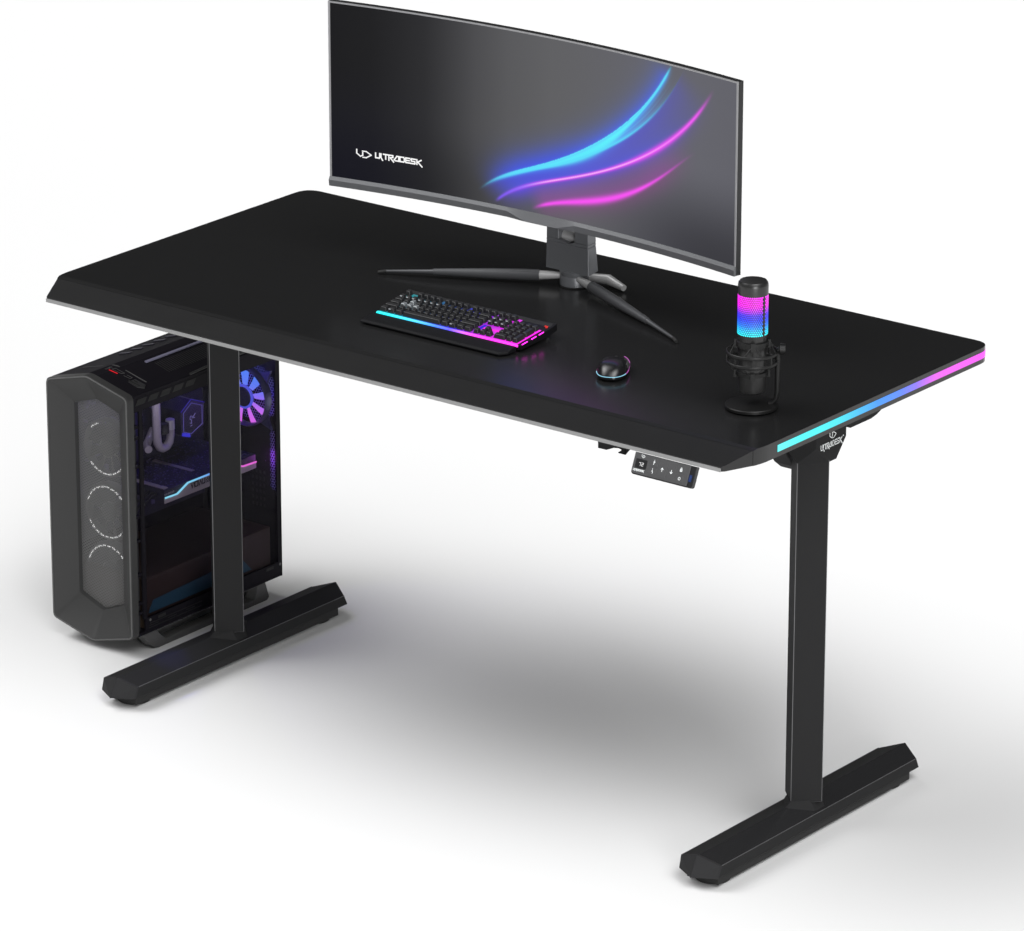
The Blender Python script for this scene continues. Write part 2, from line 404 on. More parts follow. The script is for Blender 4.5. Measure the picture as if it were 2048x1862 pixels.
sym = [[[(0, 1), (0, 1.01)], [(0, .6), (0, .25), (-.12, -.45)], [(0, .6), (.32, .35)], [(-.02, .6), (-.2, .3)]],
       [[(0, 1), (0, 1.01)], [(.0, .62), (-.05, .1), (.35, 0), (.2, -.5)], [(0, .5), (-.25, .1), (.1, .2)]],
       [[(0, -.6), (0, .55)], [(-.5, .1), (0, .6), (.5, .1)]],
       [[(0, .6), (0, -.55)], [(-.5, -.1), (0, -.6), (.5, -.1)]],
       [[(-.4, -.5), (-.4, .15), (.4, .15), (.4, -.5), (-.4, -.5)], [(-.25, .15), (-.25, .55), (.0, .75), (.25, .55), (.25, .15)], [(0, -.1), (0, -.25)]],
       [[(.5*math.cos(k*math.pi/3), .5*math.sin(k*math.pi/3)) for k in range(7)]]]
for (u0, u1, v0, v1), sy in zip(btn, sym):
    mb = MB(); rect(mb, u0, u1, v0, v1, .0006, .0010, .0008); b_ = mb.build("button", M_panel, pb, bevel=.0003, seg=1)
    mb = MB(); strokes(mb, sy, pf((u0+u1)/2, (v0+v1)/2+.02, .0044, .0050, .0011), .22, .0002)
    mb.build("button_symbol", M_white, b_)
mb = MB(); 
mb.box((pw+.0015, -ph*.72, -.0009), (pw+.0065, -ph*.42, .0003), PT); mb.build("usb_port", mat("port_blue", (.012, .03, .12), .4), pb)
# cable hook under the lip
hk = MB(); hk.prism([(1.2662, ZB-.0003), (1.2662, .7735), (1.2670, .7729), (1.2843, .7732), (1.2914, .7762), (1.3000, .7801), (1.3105, .7818), (1.3160, .7806), (1.3165, .7792), (1.3095, .7742), (1.3100, .7729), (1.3253, .7728), (1.3255, ZB-.0003)], 1, .060, .0615)
hk.prism([(.0600, ZB-.0003), (.0600, .7730), (.0750, .7800), (.088, .786), (.10, ZB-.0003)], 0, 1.3240, 1.3258)
hk.box((1.266, .0612, .793), (1.325, .10, .7945))
hk.build("accessory_hook", M_steel, desk)

# ------------------------------------------------------------------ monitor
mon = thing("curved_monitor", "ultrawide curved monitor with blue and pink swirl on screen, on a splayed metal stand", "monitor", (.7975, .612, H))
X0, X1 = .3315, 1.2655; YE, YM = .465, .510
MC = (X0+X1)/2; HW_ = (X1-X0)/2; RR = (HW_**2+(YM-YE)**2)/(2*(YM-YE))
def ys(x): return YM-RR+math.sqrt(RR*RR-(x-MC)**2)
def nrm(x): 
    v = Vector((x-MC, ys(x)-(YM-RR), 0)); v.normalize(); return v          # points backwards from the curve
ZT, ZBM, ZS = 1.3398, .9832, 1.0012
xs = np.linspace(X0, X1, 61)
def pan(x, off, z):
    v = nrm(x); return (x+v.x*off, ys(x)+v.y*off, z)
mb = MB()
mb.loft([[pan(x, .0012, ZBM+.002), pan(x, .0012, ZT-.0008), pan(x, .0125, ZT), pan(x, .0125, ZBM)] for x in xs])
shell = mb.build("housing", M_mon_d, mon, smooth=True)
mb = MB()
for a, b, z0, z1 in ((X0+.0002, X0+.0042, ZS-.0005, ZT), (X1-.0038, X1-.0002, ZS-.0005, ZT)):
    mb.loft([[pan(x, -.0006, z0), pan(x, -.0006, z1), pan(x, .0010, z1), pan(x, .0010, z0)] for x in (a, b)])
mb.loft([[pan(x, -.0006, ZT-.0036), pan(x, -.0006, ZT-.0006), pan(x, .0010, ZT-.0006), pan(x, .0010, ZT-.0036)] for x in xs[0:1].tolist()+xs.tolist()[1:]])
mb.build("screen_rim", M_rim, shell, smooth=True)
# bottom bezel with its faceted chin
mb = MB(); rows = []
for x in np.linspace(X0, X1, 160):
    k = .0
    if .722 < x < .763: k = (x-.722)/.041
    elif .763 <= x <= .838: k = 1.
    elif .838 < x < .877: k = (.877-x)/.039
    zm = ZS-.0062*(1-k)-(ZS-ZBM-.0008)*k
    rows.append([pan(x, .0012, ZS), pan(x, -.0012, ZS), pan(x, -.0052-.004*k, zm), pan(x, -.0035-.0052*k, ZBM), pan(x, .0135, ZBM)])
mb.loft(rows); chin = mb.build("bottom_bezel", M_bez, mon, bevel=0)
# back bulge joining the stand
mb = MB(); mb.loft([[(MC-.20, .520, 1.02), (MC+.20, .520, 1.02), (MC+.20, .520, 1.28), (MC-.20, .520, 1.28)], [(MC-.13, .575, 1.05), (MC+.13, .575, 1.05), (MC+.13, .575, 1.22), (MC-.13, .575, 1.22)]])
mb.build("rear_housing", M_mon_d, mon, bevel=.01, seg=3)

# the lit picture: dark grey wallpaper with four streaks of light
nx, nz = 620, 250
sx = np.linspace(X0+.0042, X1-.0038, nx); sz = np.linspace(ZS, ZT-.0036, nz)
GX, GZ = np.meshgrid(sx, sz)
def curve(pts, n=260):
    p = np.array(pts); t = np.concatenate([[0], np.cumsum(np.hypot(*np.diff(p, axis=0).T))]); t /= t[-1]
    tt = np.linspace(0, 1, n)
    # smooth Catmull-like interpolation through a low-order fit
    cx = np.polyfit(t, p[:, 0], 6); cz = np.polyfit(t, p[:, 1], 6)
    return np.stack([np.polyval(cx, tt), np.polyval(cz, tt)], 1), tt
def field(pts):
    c, tt = curve(pts)
    best = np.full(GX.shape, 1e9); bt = np.zeros(GX.shape); side = np.zeros(GX.shape)
    tan = np.gradient(c, axis=0)
    for (x, z), t, (dx, dz) in zip(c, tt, tan):
        d = (GX-x)**2+(GZ-z)**2; m = d < best
        best[m] = d[m]; bt[m] = t; side[m] = np.sign((dx*(GZ-z)-dz*(GX-x)))[m]
    return np.sqrt(best), bt, side
CY = [(.654, 1.021), (.682, 1.045), (.729, 1.067), (.777, 1.087), (.825, 1.105), (.873, 1.129), (.922, 1.156), (.97, 1.189), (1.003, 1.216), (1.036, 1.248), (1.062, 1.278), (1.082, 1.305), (1.103, 1.340)]
C2 = [(.648, 1.02), (.682, 1.041), (.713, 1.059), (.761, 1.076), (.825, 1.099), (.873, 1.118), (.922, 1.142), (.971, 1.168), (1.02, 1.202), (1.053, 1.232), (1.086, 1.268), (1.112, 1.303), (1.134, 1.340)]
PK = [(.69, 1.005), (.717, 1.027), (.745, 1.041), (.786, 1.058), (.841, 1.075), (.889, 1.091), (.938, 1.109), (.988, 1.131), (1.037, 1.156), (1.087, 1.188), (1.127, 1.221), (1.16, 1.254), (1.187, 1.285), (1.207, 1.317)]
P2 = [(.771, 1.005), (.809, 1.022), (.857, 1.035), (.906, 1.046), (.955, 1.06), (1.005, 1.081), (1.054, 1.109), (1.098, 1.14), (1.131, 1.166), (1.168, 1.193)]
def sm(a, b, x):
    t = np.clip((x-a)/(b-a), 0, 1); return t*t*(3-2*t)
# wallpaper (display values, turned linear at the end)
gx = np.interp(GX, [.333, .42, .536, .60, .647, .72, .8165, .95, 1.05, 1.172, 1.268], [.085, .10, .165, .24, .295, .345, .375, .385, .395, .395, .385])
vert = 1-.40*(1-sm(0, .17, GZ-ZS))*sm(.85, 1.2, GX)-.22*(1-sm(0, .15, GZ-ZS))*(1-sm(.55, .85, GX))
img = np.stack([gx*vert, gx*vert, gx*vert*(1.0+.05*sm(.8, 1.1, GX))+.010+.03*(1-sm(.35, .6, GX))*(1-sm(0, .25, GZ-ZS))], -1)
def blend(col, a):
    global img
    a = np.clip(a, 0, 1)[..., None]; img = img*(1-a)+np.array(col)*a
d1, t1, s1 = field(CY); d2, t2, s2 = field(C2); d3, t3, s3 = field(PK); d4, t4, s4 = field(P2)
env = lambda t, a, b: sm(0, a, t)*(1-sm(min(b, .97), 1, t))
e1 = env(t1, .22, .93); e2 = env(t2, .2, .75); e3 = env(t3, .08, .80); e4 = env(t4, .10, .62)
between12 = (s1 < 0) & (s2 > 0)
between23 = (s2 < 0) & (s3 > 0)
between34 = (s3 < 0) & (s4 > 0)
# soft colour spills
blend((.34, .35, 1.0), .80*e2**1*np.exp(-(d2/.030)**1.3)*(s2 < 0)*(1-.55*sm(.35, .9, t2)))
blend((.34, .36, 1.0), .85*env(t3, .16, .55)*np.exp(-(d3/.030)**1.5)*(s3 > 0)*(1-.3*t3))
blend((.42, .30, .98), .75*env(t3, .12, .55)*np.exp(-(d3/.017)**1.5)*(s3 < 0))
blend((.52, .36, .62), .60*between34*env(t4, .10, .7)*np.exp(-(d4/.045)**2))
blend((.60, .30, .58), .45*env(t4, .1, .7)*np.exp(-(d4/.022)**1.6))
blend((.36, .36, .78), .40*np.exp(-(d2/.055)**2)*(s2 < 0)*env(t2, .2, .9)*(s3 > 0))
blend((.30, .42, 1.0), .95*e1*np.exp(-(d1/.023)**1.25)*(s1 > 0)*(1-.25*t1))
blend((.25, .30, .85), .45*sm(.0, .15, t1)*(1-sm(.3, .6, t1))*np.exp(-(d1/.03)**1.6))
blend((.40, .58, 1.0), .85*between12*(t1 < .985)*(t2 < .985)*env(t1, .2, .6))
w1 = .0060+.0130*np.exp(-((t1-.52)/.24)**2)
blend((.33, .62, 1.0), .9*e1*np.exp(-(d1/w1)**2)*(s1 < 0))
w1b = .0018+.0150*np.exp(-((t1-.50)/.20)**2)
blend((.38, .99, 1.0), e1*np.exp(-(d1/w1b)**4)*((s1 < 0) | (d1 < .0025)))
blend((.36, .92, 1.0), .80*between12*np.exp(-((t1-.47)/.17)**2))
blend((.38, .85, 1.0), .9*e1*np.exp(-(d1/.0028)**2))
blend((.36, .88, 1.0), .95*e2*np.exp(-(d2/.0026)**2)*(1-.75*sm(.6, .95, t2)))
rat = d1/(d1+d2+1e-6)
for q_, a_ in ((.30, .16), (.58, .22), (.80, .16)):
    blend((.40, .90, 1.0), a_*between12*env(t1, .15, .7)*np.exp(-((rat-q_)/.055)**2))
blend((1.0, .32, 1.0), .95*env(t3, .20, .86)*np.exp(-(d3/(.0034+.003*np.exp(-((t3-.68)/.16)**2)))**2))
blend((1.0, .80, 1.0), .95*env(t3, .12, .45)*np.exp(-(d3/.0016)**2))
blend((.50, .35, 1.0), .9*(1-sm(.08, .25, t3))*np.exp(-(d3/.0030)**2)*sm(0, .03, t3))
blend((1.0, .33, .98), .98*e4*np.exp(-(d4/(.0022+.0052*np.exp(-((t4-.38)/.26)**2)))**2))
img = np.clip(img, 0, 1)
rgb = np.where(img <= .04045, img/12.92, ((img+.055)/1.055)**2.4)
vs = np.zeros((nz, nx, 3)); yv = np.array([ys(x) for x in sx]); 
vs[..., 0] = GX; vs[..., 1] = yv[None, :]+.0004; vs[..., 2] = GZ
idx = np.arange(nx*nz).reshape(nz, nx)
fc = np.stack([idx[:-1, :-1], idx[:-1, 1:], idx[1:, 1:], idx[1:, :-1]], -1).reshape(-1, 4)
me = bpy.data.meshes.new("screen"); me.from_pydata(vs.reshape(-1, 3).tolist(), [], fc.tolist()); me.update()
ca = me.color_attributes.new("picture", 'FLOAT_COLOR', 'POINT')
ca.data.foreach_set("color", np.concatenate([rgb.reshape(-1, 3), np.ones((nx*nz, 1))], 1).astype(np.float32).ravel())
m = mat("lit_screen", (.003, .003, .003), .5, spec=.05); nt = m.node_tree; at = nt.nodes.new("ShaderNodeVertexColor"); at.layer_name = "picture"
nt.links.new(at.outputs[0], nt.nodes["Principled BSDF"].inputs["Emission Color"]); nt.nodes["Principled BSDF"].inputs["Emission Strength"].default_value = .97
me.materials.append(m); me.shade_smooth()
screen = bpy.data.objects.new("screen", me); COL.objects.link(screen); screen.parent = mon; screen.matrix_parent_inverse = Matrix.Translation(-Vector(mon.location))
M_lit_w = emit("lit_white", (1, 1, 1), .97)
def sfn(xo, zo, s_, sz_=None):
    sz_ = sz_ or s_
    return lambda a, b, h: (xo+a*s_, ys(xo+a*s_)-.0001-h, zo+b*sz_)
mb = MB(); w = text(mb, LOGO, sfn(.4290, 1.0502, .0088), .29, .0002, .17)
mb.lathe([(.0013, 0), (.0013, .0002)], (0, 0, 0), 10, Matrix.Translation((.4290+(w+.45)*.00875, ys(.545)-.0001, 1.0590)) @ Matrix.Rotation(R(90), 4, 'X'))
mb.build("screen_lettering", M_lit_w, screen)
mb = MB(); emblem(mb, sfn(.3888, 1.0470, .0082, .0068), .30, .0002); mb.build("screen_emblem", M_lit_w, screen)

# stand: flared neck with an opening, round hub, splayed legs
NX0, NX1 = .7465, .8455
mb = MB()
def nsec(z, k): 
    e = .0025*k
    return (NX0-e, NX1+e, z)
za, zb_ = .8705, 1.06
bx = lambda x0, x1, y0, y1, z0, z1: mb.loft([[(x0, y0, z0), (x1, y0, z0), (x1, y1, z0), (x0, y1, z0)], [(x0, y0, z1), (x1, y0, z1), (x1, y1, z1), (x0, y1, z1)]])
yn0, yn1 = .590, .619
# left cheek, right cheek and lower plate round the opening
NL, NR, NB = .7757, .8130, .9300
mb.loft([[(NX0, yn0, za), (NX1, yn0, za), (NX1+.001, yn1, za+.004), (NX0-.001, yn1, za+.004)],
         [(NX0+.0012, yn0, .9240), (NX1-.0012, yn0, .9240), (NX1-.003, yn1-.002, .9240), (NX0+.003, yn1-.002, .9240)]])
mb.loft([[(NX0+.0012, yn0, .9240), (.7990, yn0, .9240), (.7990, yn1-.002, .9240), (NX0+.003, yn1-.002, .9240)],
         [(NX0+.0013, yn0, .9305), (NL, yn0, .9305), (NL, yn1-.002, .9305), (NX0+.003, yn1-.002, .9305)]])
mb.loft([[(.7990, yn0, .9240), (NX1-.0012, yn0, .9240), (NX1-.003, yn1-.002, .9240), (.7990, yn1-.002, .9240)],
         [(NR, yn0, .9305), (NX1-.0013, yn0, .9305), (NX1-.003, yn1-.002, .9305), (NR, yn1-.002, .9305)]])
mb.loft([[(NX0+.0013, yn0, .9305), (NL, yn0, .9305), (NL, yn1-.002, .9305), (NX0+.003, yn1-.002, .9305)],
         [(NX0+.002, yn0, zb_), (NL, yn0, zb_), (NL, yn1-.008, zb_), (NX0+.005, yn1-.008, zb_)]])
mb.loft([[(NR, yn0, .9305), (NX1-.0013, yn0, .9305), (NX1-.003, yn1-.002, .9305), (NR, yn1-.002, .9305)],
         [(NR, yn0, zb_), (NX1-.002, yn0, zb_), (NX1-.005, yn1-.008, zb_), (NR, yn1-.008, zb_)]])
neck = mb.build("neck", M_stand, mon, bevel=.0008, seg=1)
mb = MB(); mb.tube([(NL-.002, .612, .9330), (NR+.002, .612, .9330)], .012, 20); mb.build("cable_guide", M_silver, neck, smooth=True)
mb = MB(); mb.box((NL-.002, .6225, .925), (NR+.002, .6245, zb_)); mb.build("neck_back_plate", M_mon_d, neck)
mb = MB(); mb.lathe([(.0265, .0012), (.0285, .0025), (.0285, .0200), (.0280, .0210), (.0285, .0220), (.0295, .0310)], (.7975, .6125, H), 48)
hub = mb.build("base_hub", M_stand, mon, smooth=True)
mb = MB(); mb.lathe([(.0290, 0), (.0290, .0014)], (.7975, .6125, H), 40); mb.build("base_pad", M_rub, hub)
def leg(p0, p1, p2, p3, p4):
    pts = [Vector(p0), Vector(p1), Vector(p1).lerp(Vector(p2), .45), Vector(p2), Vector(p2).lerp(Vector(p3), .03), Vector(p3), Vector(p4)]
    m1 = MB(); m1.tube([pts[0], pts[1]], [.0060, .0088], 16); a = m1.build("leg_joint", M_silver, mon, smooth=True)
    m2 = MB(); m2.tube([pts[1], pts[1].lerp(pts[2], .3), pts[2], pts[3]], [.0105, .0108, .0100, .0062], 18); b = m2.build("leg", M_leg_, mon, smooth=True)
    m3 = MB(); m3.tube([pts[3], pts[4], pts[5]], [.0052, .0046, .0026], 14); m3.build("leg_tip", M_leg_, b, smooth=True)
    m4 = MB(); m4.tube([pts[5]-(pts[5]-pts[4]).normalized()*.002, pts[6]], [.0034, .0030], 10); m4.build("foot_pad", M_rub, b, smooth=True)
    return b
zz = H
leg((.778, .600, zz+.018), (.7400, .5800, zz+.0160), (.5620, .4870, zz+.0108), (.4780, .4480, zz+.0055), (.4660, .4410, zz+.0030))
leg((.815, .598, zz+.018), (.8610, .5800, zz+.0160), (1.0500, .4960, zz+.0090), (1.1400, .4530, zz+.0050), (1.1525, .4450, zz+.0030))
mb = MB(); mb.tube([(.812, .622, zz+.016), (.855, .640, zz+.014), (.899, .628, zz+.009)], [.0070, .0098, .0060], 16)
mb.v = [v for v in mb.v]; mb.build("leg_rear", M_silver, mon, smooth=True)

# ------------------------------------------------------------------ keyboard
KX, KY, KW, KD = .6320, .2330, .3250, .1080
kb = thing("gaming_keyboard", "black mechanical keyboard with cyan to magenta glow and a ribbed wrist rest", "keyboard", (KX+KW/2, .29, H))
TILT = R(6.5)
KT = Matrix.Translation((KX, KY, H+.0105)) @ Matrix.Rotation(TILT, 4, 'X')
cas = MB()
prof = [(0, -.0085), (0, 0), (KD-.012, 0), (KD-.001, .003), (KD+.004, -.004), (KD+.001, -.012), (KD-.025, -.014)]
cas.prism(prof, 0, -.002, KW+.001, KT)
cas.prism([(.002, -.009), (.002, .0005), (KD-.013, .0005), (KD+.003, .003), (KD+.002, -.011), (KD-.02, -.013)], 0, KW+.001, KW+.0045, KT)
case = cas.build("case", M_kb, kb, bevel=.0012)
stopsK = [(0, '00F0F0'), (.12, '20EEFF'), (.28, '48C8FF'), (.42, '3C7CFF'), (.52, '5A50FF'), (.60, 'C060FF'), (.68, 'FF40F0'), (.8, 'FF28E8'), (1, 'FF30E4')]
M_kled = emit_ramp("keyboard_front_light", 0, KX, KX+KW, stopsK, 1.6)
M_kpl = emit_ramp("keyboard_key_glow", 0, KX, KX+KW, [(0, '10686C'), (.2, '104A60'), (.38, '182C70'), (.55, '2418A0'), (.68, '8018A0'), (1, 'E018C8')], 1.9)
mb = MB(); mb.prism([(-.0012, -.0022), (-.0012, .0002), (.0012, .0009), (.0012, -.0022)], 0, 0, KW, KT); mb.build("front_light_bar", M_kled, case)
mb = MB(); mb.box((.002, .0015, 0), (KW-.0050, .0755, .0007), KT); mb.box((.002, .0756, 0), (.262, KD-.012, .0007), KT); mb.build("key_plate", M_kpl, case)
mb = MB(); mb.box((.0, .0014, .0007), (KW-.003, .0034, .0010), KT); mb.build("front_glow", M_kled, case)
for a, b in ((.006, .022), (.034, .048), (.056, .070)):
    mb = MB(); mb.box((KW+.0046, a, .0004), (KW+.0052, b, .0019), KT); mb.build("side_light", emit("magenta_light", hexc('FF28E0'), 4.0), case)
for a, b, c_, d_ in ((.245, .253, .030, .075),):
    mb = MB(); mb.box((.2140, .018, .0007), (.2205, .046, .0012), KT); mb.build("underglow", emit("blue_underglow", hexc('2418D8'), 1.0), case)
mb = MB(); mb.box((.2215, .0315, .0007), (.2600, .0365, .0014), KT); mb.build("underglow", emit("magenta_underglow", hexc('FF20E0'), 1.1), case)
U_ = KW*.985/22.6
M_leg = emit('key_legend_light', (.75, .80, .85), .55)
def legend(o, x, t):
    x0 = .002+x*U_; y0 = .0035+t*(KD-.020)/6.35
    q = MB(); q.box((x0+U_*.36, y0+.0016, .0082+.0004*t), (x0+U_*.66, y0+.0022, .0096+.0004*t), KT); return q.build('key_legend', M_leg, o)
def key(x, t, w=1, d=1, m=M_key, name="keycap", lift=0., label=None, lit=False):
    x0 = .002+x*U_; y0 = .0035+t*(KD-.020)/6.35; w_ = w*U_; d_ = d*(KD-.020)/6.35
    g = .0013; z1 = .0094+lift; i = .0022; z0 = .0018+lift*.6
    q = MB(); q.loft([[(x0+g, y0+g, z0), (x0+w_-g, y0+g, z0), (x0+w_-g, y0+d_-g, z0), (x0+g, y0+d_-g, z0)],
                      [(x0+g+i, y0+g+i*1.1, z1), (x0+w_-g-i, y0+g+i*1.1, z1), (x0+w_-g-i, y0+d_-g-i*.5, z1+.0006), (x0+g+i, y0+d_-g-i*.5, z1+.0006)]], T=KT)
    o = q.build(name, m, kb, bevel=.0004, seg=1, label=label)
    if lit: legend(o, x, t)
    return o
rows = [
 (0, [1.25, 1.25, 1.25, 6.25, 1.25, 1.25, 1.25, 1.25]),
 (1, [2.25]+[1]*10+[2.75]), (2, [1.75]+[1]*11+[2.25]), (3, [1.5]+[1]*12+[1.5]), (4, [1]*13+[2])]
for ry, ws in rows:
    x = 0; lf = .0004*ry
    for k, w_ in enumerate(ws):
        if ry == 0 and w_ > 6: key(x, 0, w_, 1, name="space_bar")
        else:
            silver = (ry == 3 and k == 2) or (ry == 2 and k in (1, 2, 3))
            key(x, ry, w_, 1, M_key_s if silver else M_key, lift=lf, label="silver movement keycap" if silver else None, lit=(ry == 4 and k < 7) or (ry == 0 and k in (1, 5)))
        x += w_
for x in [0, 2, 3, 4, 5, 6.5, 7.5, 8.5, 9.5, 11, 12, 13, 14]: key(x, 5.35, lift=.0028)
for x in (15.25, 16.25, 17.25):
    key(x, 5.35, lift=.0028); key(x, 4, lift=.0016, lit=True); key(x, 3, lift=.0012, lit=True); key(x, 0, name="arrow_key")
key(16.25, 1, name="arrow_key", lift=.0004)
for y in (4, 3, 2, 1):
    for x in (18.5, 19.5, 20.5): key(x, y, lift=.0004*y)
key(18.5, 0, 2); key(20.5, 0); key(21.5, 4, lift=.0016); key(21.5, 2, 1, 2, lift=.0008); key(21.5, 0, 1, 2, lift=.0002)
mb = MB(); pl = [(0, 0), (.7, .9), (1.4, 1), (2, .2)]
strokes(mb, [[(KW-.010, KD-.0130), (KW-.004, KD-.0140), (KW-.0012, KD-.0205)], [(KW-.010, KD-.0155), (KW-.006, KD-.0160), (KW-.0036, KD-.0205)]], lambda a, b, h: tuple(KT @ Vector((a, b, .0010+h))), .0016, .0004)
mb.build("red_emblem", mat("red_print", (.75, .03, .02), .4), case)
for px_, c_ in ((1.4, '00E8F0'), (6.15, '20C8FF'), (10.6, '2828FF'), (15.0, 'C828FF'), (18.3, 'FF28E0')):
    mb = MB(); mb.box((.002+px_*U_-.001, .0035+4.95*(KD-.020)/6.35, .0007), (.002+px_*U_+.0012, .0035+5.2*(KD-.020)/6.35, .0030), KT); mb.build("indicator_light", emit("indicator_"+c_, hexc(c_), 1.2), case)
for xx in (.02, KW-.012):
    mb = MB(); mb.tube([KT @ Vector((xx, KD-.012, -.010)), (KX+xx, KY+KD-.004, H+.0006)], [.0028, .0022], 10); mb.build("flip_foot", M_silver, case, smooth=True)
# wrist rest
mb = MB()
def wsec(x, in_): return [(x, KY-.0018, H+.0006), (x, KY-.0018, H+.0095), (x, KY-.012, H+.0092), (x, KY-.038+in_, H+.0062), (x, KY-.0425+in_, H+.0034), (x, KY-.0420+in_, H+.0006)]
mb.loft([wsec(KX-.004, 0), wsec(KX+KW-.012, 0), wsec(KX+KW-.002, .016)]); mb.build("wrist_rest", M_wrist, kb, bevel=.0008)

# ------------------------------------------------------------------ mouse
ms = thing("computer_mouse", "glossy black mouse with thin glowing blue and pink outline, on the desk beside the keyboard", "mouse", (1.165, .235, H))
MT = Matrix.Translation((1.1640, .2405, H)) @ Matrix.Rotation(R(27), 4, 'Z')
Lm, Wm = .047, .0280
def plan(a):
    c, s_ = math.cos(a), math.sin(a); k = .80
    x = Wm*math.copysign(abs(c)**k, c); y = Lm*math.copysign(abs(s_)**.9, s_)
    t = y/Lm
    x *= 1-.05*math.exp(-((t-.15)/.35)**2)
    return x, y
def mz(x, y):
    t = y/Lm; top_ = .0255*(1-.10*(t+.15)**2-.42*max(0, t)**2.0-.52*max(0, -t-.15)**2.2)
    return top_
NA = 56; rings = []
def msec(h, k): return [(plan(2*math.pi*i/NA)[0]*k, plan(2*math.pi*i/NA)[1]*(1-(1-k)*.9), h) for i in range(NA)]
rings = [msec(.0006, .93), msec(.003, 1.0), msec(.0068, 1.01)]
for k, hh in ((.99, .0095), (.955, .014), (.89, .0200), (.78, .0260), (.62, .0290), (.42, .0305), (.2, .0313), (.03, .0315)):
    sec_ = []
    for i in range(NA):
        x, y = plan(2*math.pi*i/NA); t = y/Lm
        z_ = .0078+(hh-.0078)*(mz(0, y*k)/.0315)
        sec_.append((x*k, y*(1-(1-k)*.92), z_))
    rings.append(sec_)
mb = MB(); mb.loft(rings, T=MT); body = mb.build("shell", M_gloss, ms, smooth=True)
mb = MB()
def rise(i):
    x, y = plan(2*math.pi*i/NA); return .0078+.010*max(0, y/Lm)**1.5
P = [MT @ Vector((plan(2*math.pi*i/NA)[0]*1.018, plan(2*math.pi*i/NA)[1]*1.012, rise(i))) for i in range(NA)]
def seg(i0, i1): return [P[i % NA] for i in range(i0, i1+1)]
mb = MB(); mb.tube(seg(int(NA*.57), int(NA*.93)), .00062, 8); mb.build("light_line", emit("mouse_blue_light", hexc('9FE4FF'), 1.0), body)
mb = MB(); mb.tube(seg(int(NA*.93), int(NA*1.20)), .00058, 8); mb.build("light_line", emit("mouse_pink_light", hexc('F478EE'), .6), body)
mb = MB(); mb.tube(seg(int(NA*.40), int(NA*.57)), .0006, 8); mb.build("light_line", emit("mouse_dim_light", hexc('6A1E50'), 1.0), body)
gr = []
for k, hh in ((1.015, .0095), (.98, .014), (.925, .0195), (.86, .0228)):
    row = []
    for i in range(int(NA*-.02), int(NA*.18)+1):
        x, y = plan(2*math.pi*i/NA); z_ = .0078+(hh-.0078)*(mz(0, y)/.0315)
        row.append((x*k+.0006, y*k, z_+.0006+(.006*max(0, y/Lm)**1.5 if k > 1 else 0)))
    gr.append(row)
mb = MB(); mb.loft(gr, close=False, caps=False, T=MT); gp = mb.build("side_grip", M_grip, body, smooth=True)
sd_ = gp.modifiers.new("solid", 'SOLIDIFY'); sd_.thickness = .0006
mb = MB(); mb.ring((0, 0, 0), .0055, .0024, 20, 8, MT @ Matrix.Translation((0, .026, .0160)) @ Matrix.Rotation(R(90), 4, 'Y')); mb.build("scroll_wheel", M_rub, body, smooth=True)

# ------------------------------------------------------------------ microphone
mcx, mcy = 1.4634, .238
mic = thing("desktop_microphone", "black condenser microphone glowing pink to cyan, held in a shock mount on a round base", "microphone", (mcx, mcy, H))
mb = MB(); mb.lathe([(.0445, .0004), (.0460, .0015), (.0460, .0058), (.0450, .0070), (.012, .0078), (.0, .0078)], (mcx, mcy, H), 64)
base = mb.build("base", M_mic_d, mic, smooth=True)
mb = MB(); mb.lathe([(.0, .0290), (.0200, .0290), (.0230, .0315), (.0240, .0400), (.0245, .112), (.0252, .131), (.0262, .1345), (.0262, .1350)], (mcx, mcy, H), 48)
mbd = mb.build("body", M_mic, mic, smooth=True)
mb = MB(); mb.lathe([(.0258, .135), (.0258, .206)], (mcx, mcy, H), 48); mb.build("inner_grille", M_mic, mbd, smooth=True)
mb = MB(); mb.lathe([(.0264, .2060), (.0266, .2220), (.0258, .2268), (.0235, .2300), (.018, .2312), (.0, .2314)], (mcx, mcy, H), 48); mb.build("cap", M_mic, mic, smooth=True)
M_mled = emit_ramp("microphone_light", 2, H+.136, H+.205, [(0, '20F0F8'), (.12, '22CCFF'), (.26, '2080FF'), (.42, '2A3CFF'), (.55, '5030F8'), (.66, 'C024F4'), (.78, 'FF18F0'), (1, 'FF20F2')], 1.9)
mb = MB(); rr = .0262; nr = 21; nc = 44
for j in range(nr):
    z = H+.1370+j*(.0680/(nr-1)); off = .5*(j % 2)
    for i in range(nc):
        a = 2*math.pi*(i+off)/nc
        d = (math.degrees(a)+180) % 360-180          # leave the seam free on the right-hand side
        if abs(d+8) < 5.0: continue
        hx = .00158; ctr = Vector((mcx+rr*math.cos(a), mcy+rr*math.sin(a), z)); t_ = Vector((-math.sin(a), math.cos(a), 0)); n_ = Vector((math.cos(a), math.sin(a), 0))
        o_ = [tuple(ctr+n_*.0002+t_*hx*.93*math.sin(math.pi/3*k)+Vector((0, 0, hx*math.cos(math.pi/3*k)))) for k in range(6)]
        mb.add(o_, [tuple(range(6))])
mb.build("light_grille", M_mled, mbd, fix=False)
mb = MB(); mb.box((.0255, -.0012, .1345), (.0266, .0012, .2062), Matrix.Translation((mcx, mcy, H)) @ Matrix.Rotation(R(-8), 4, 'Z')); mb.build("seam", M_mic, mbd)
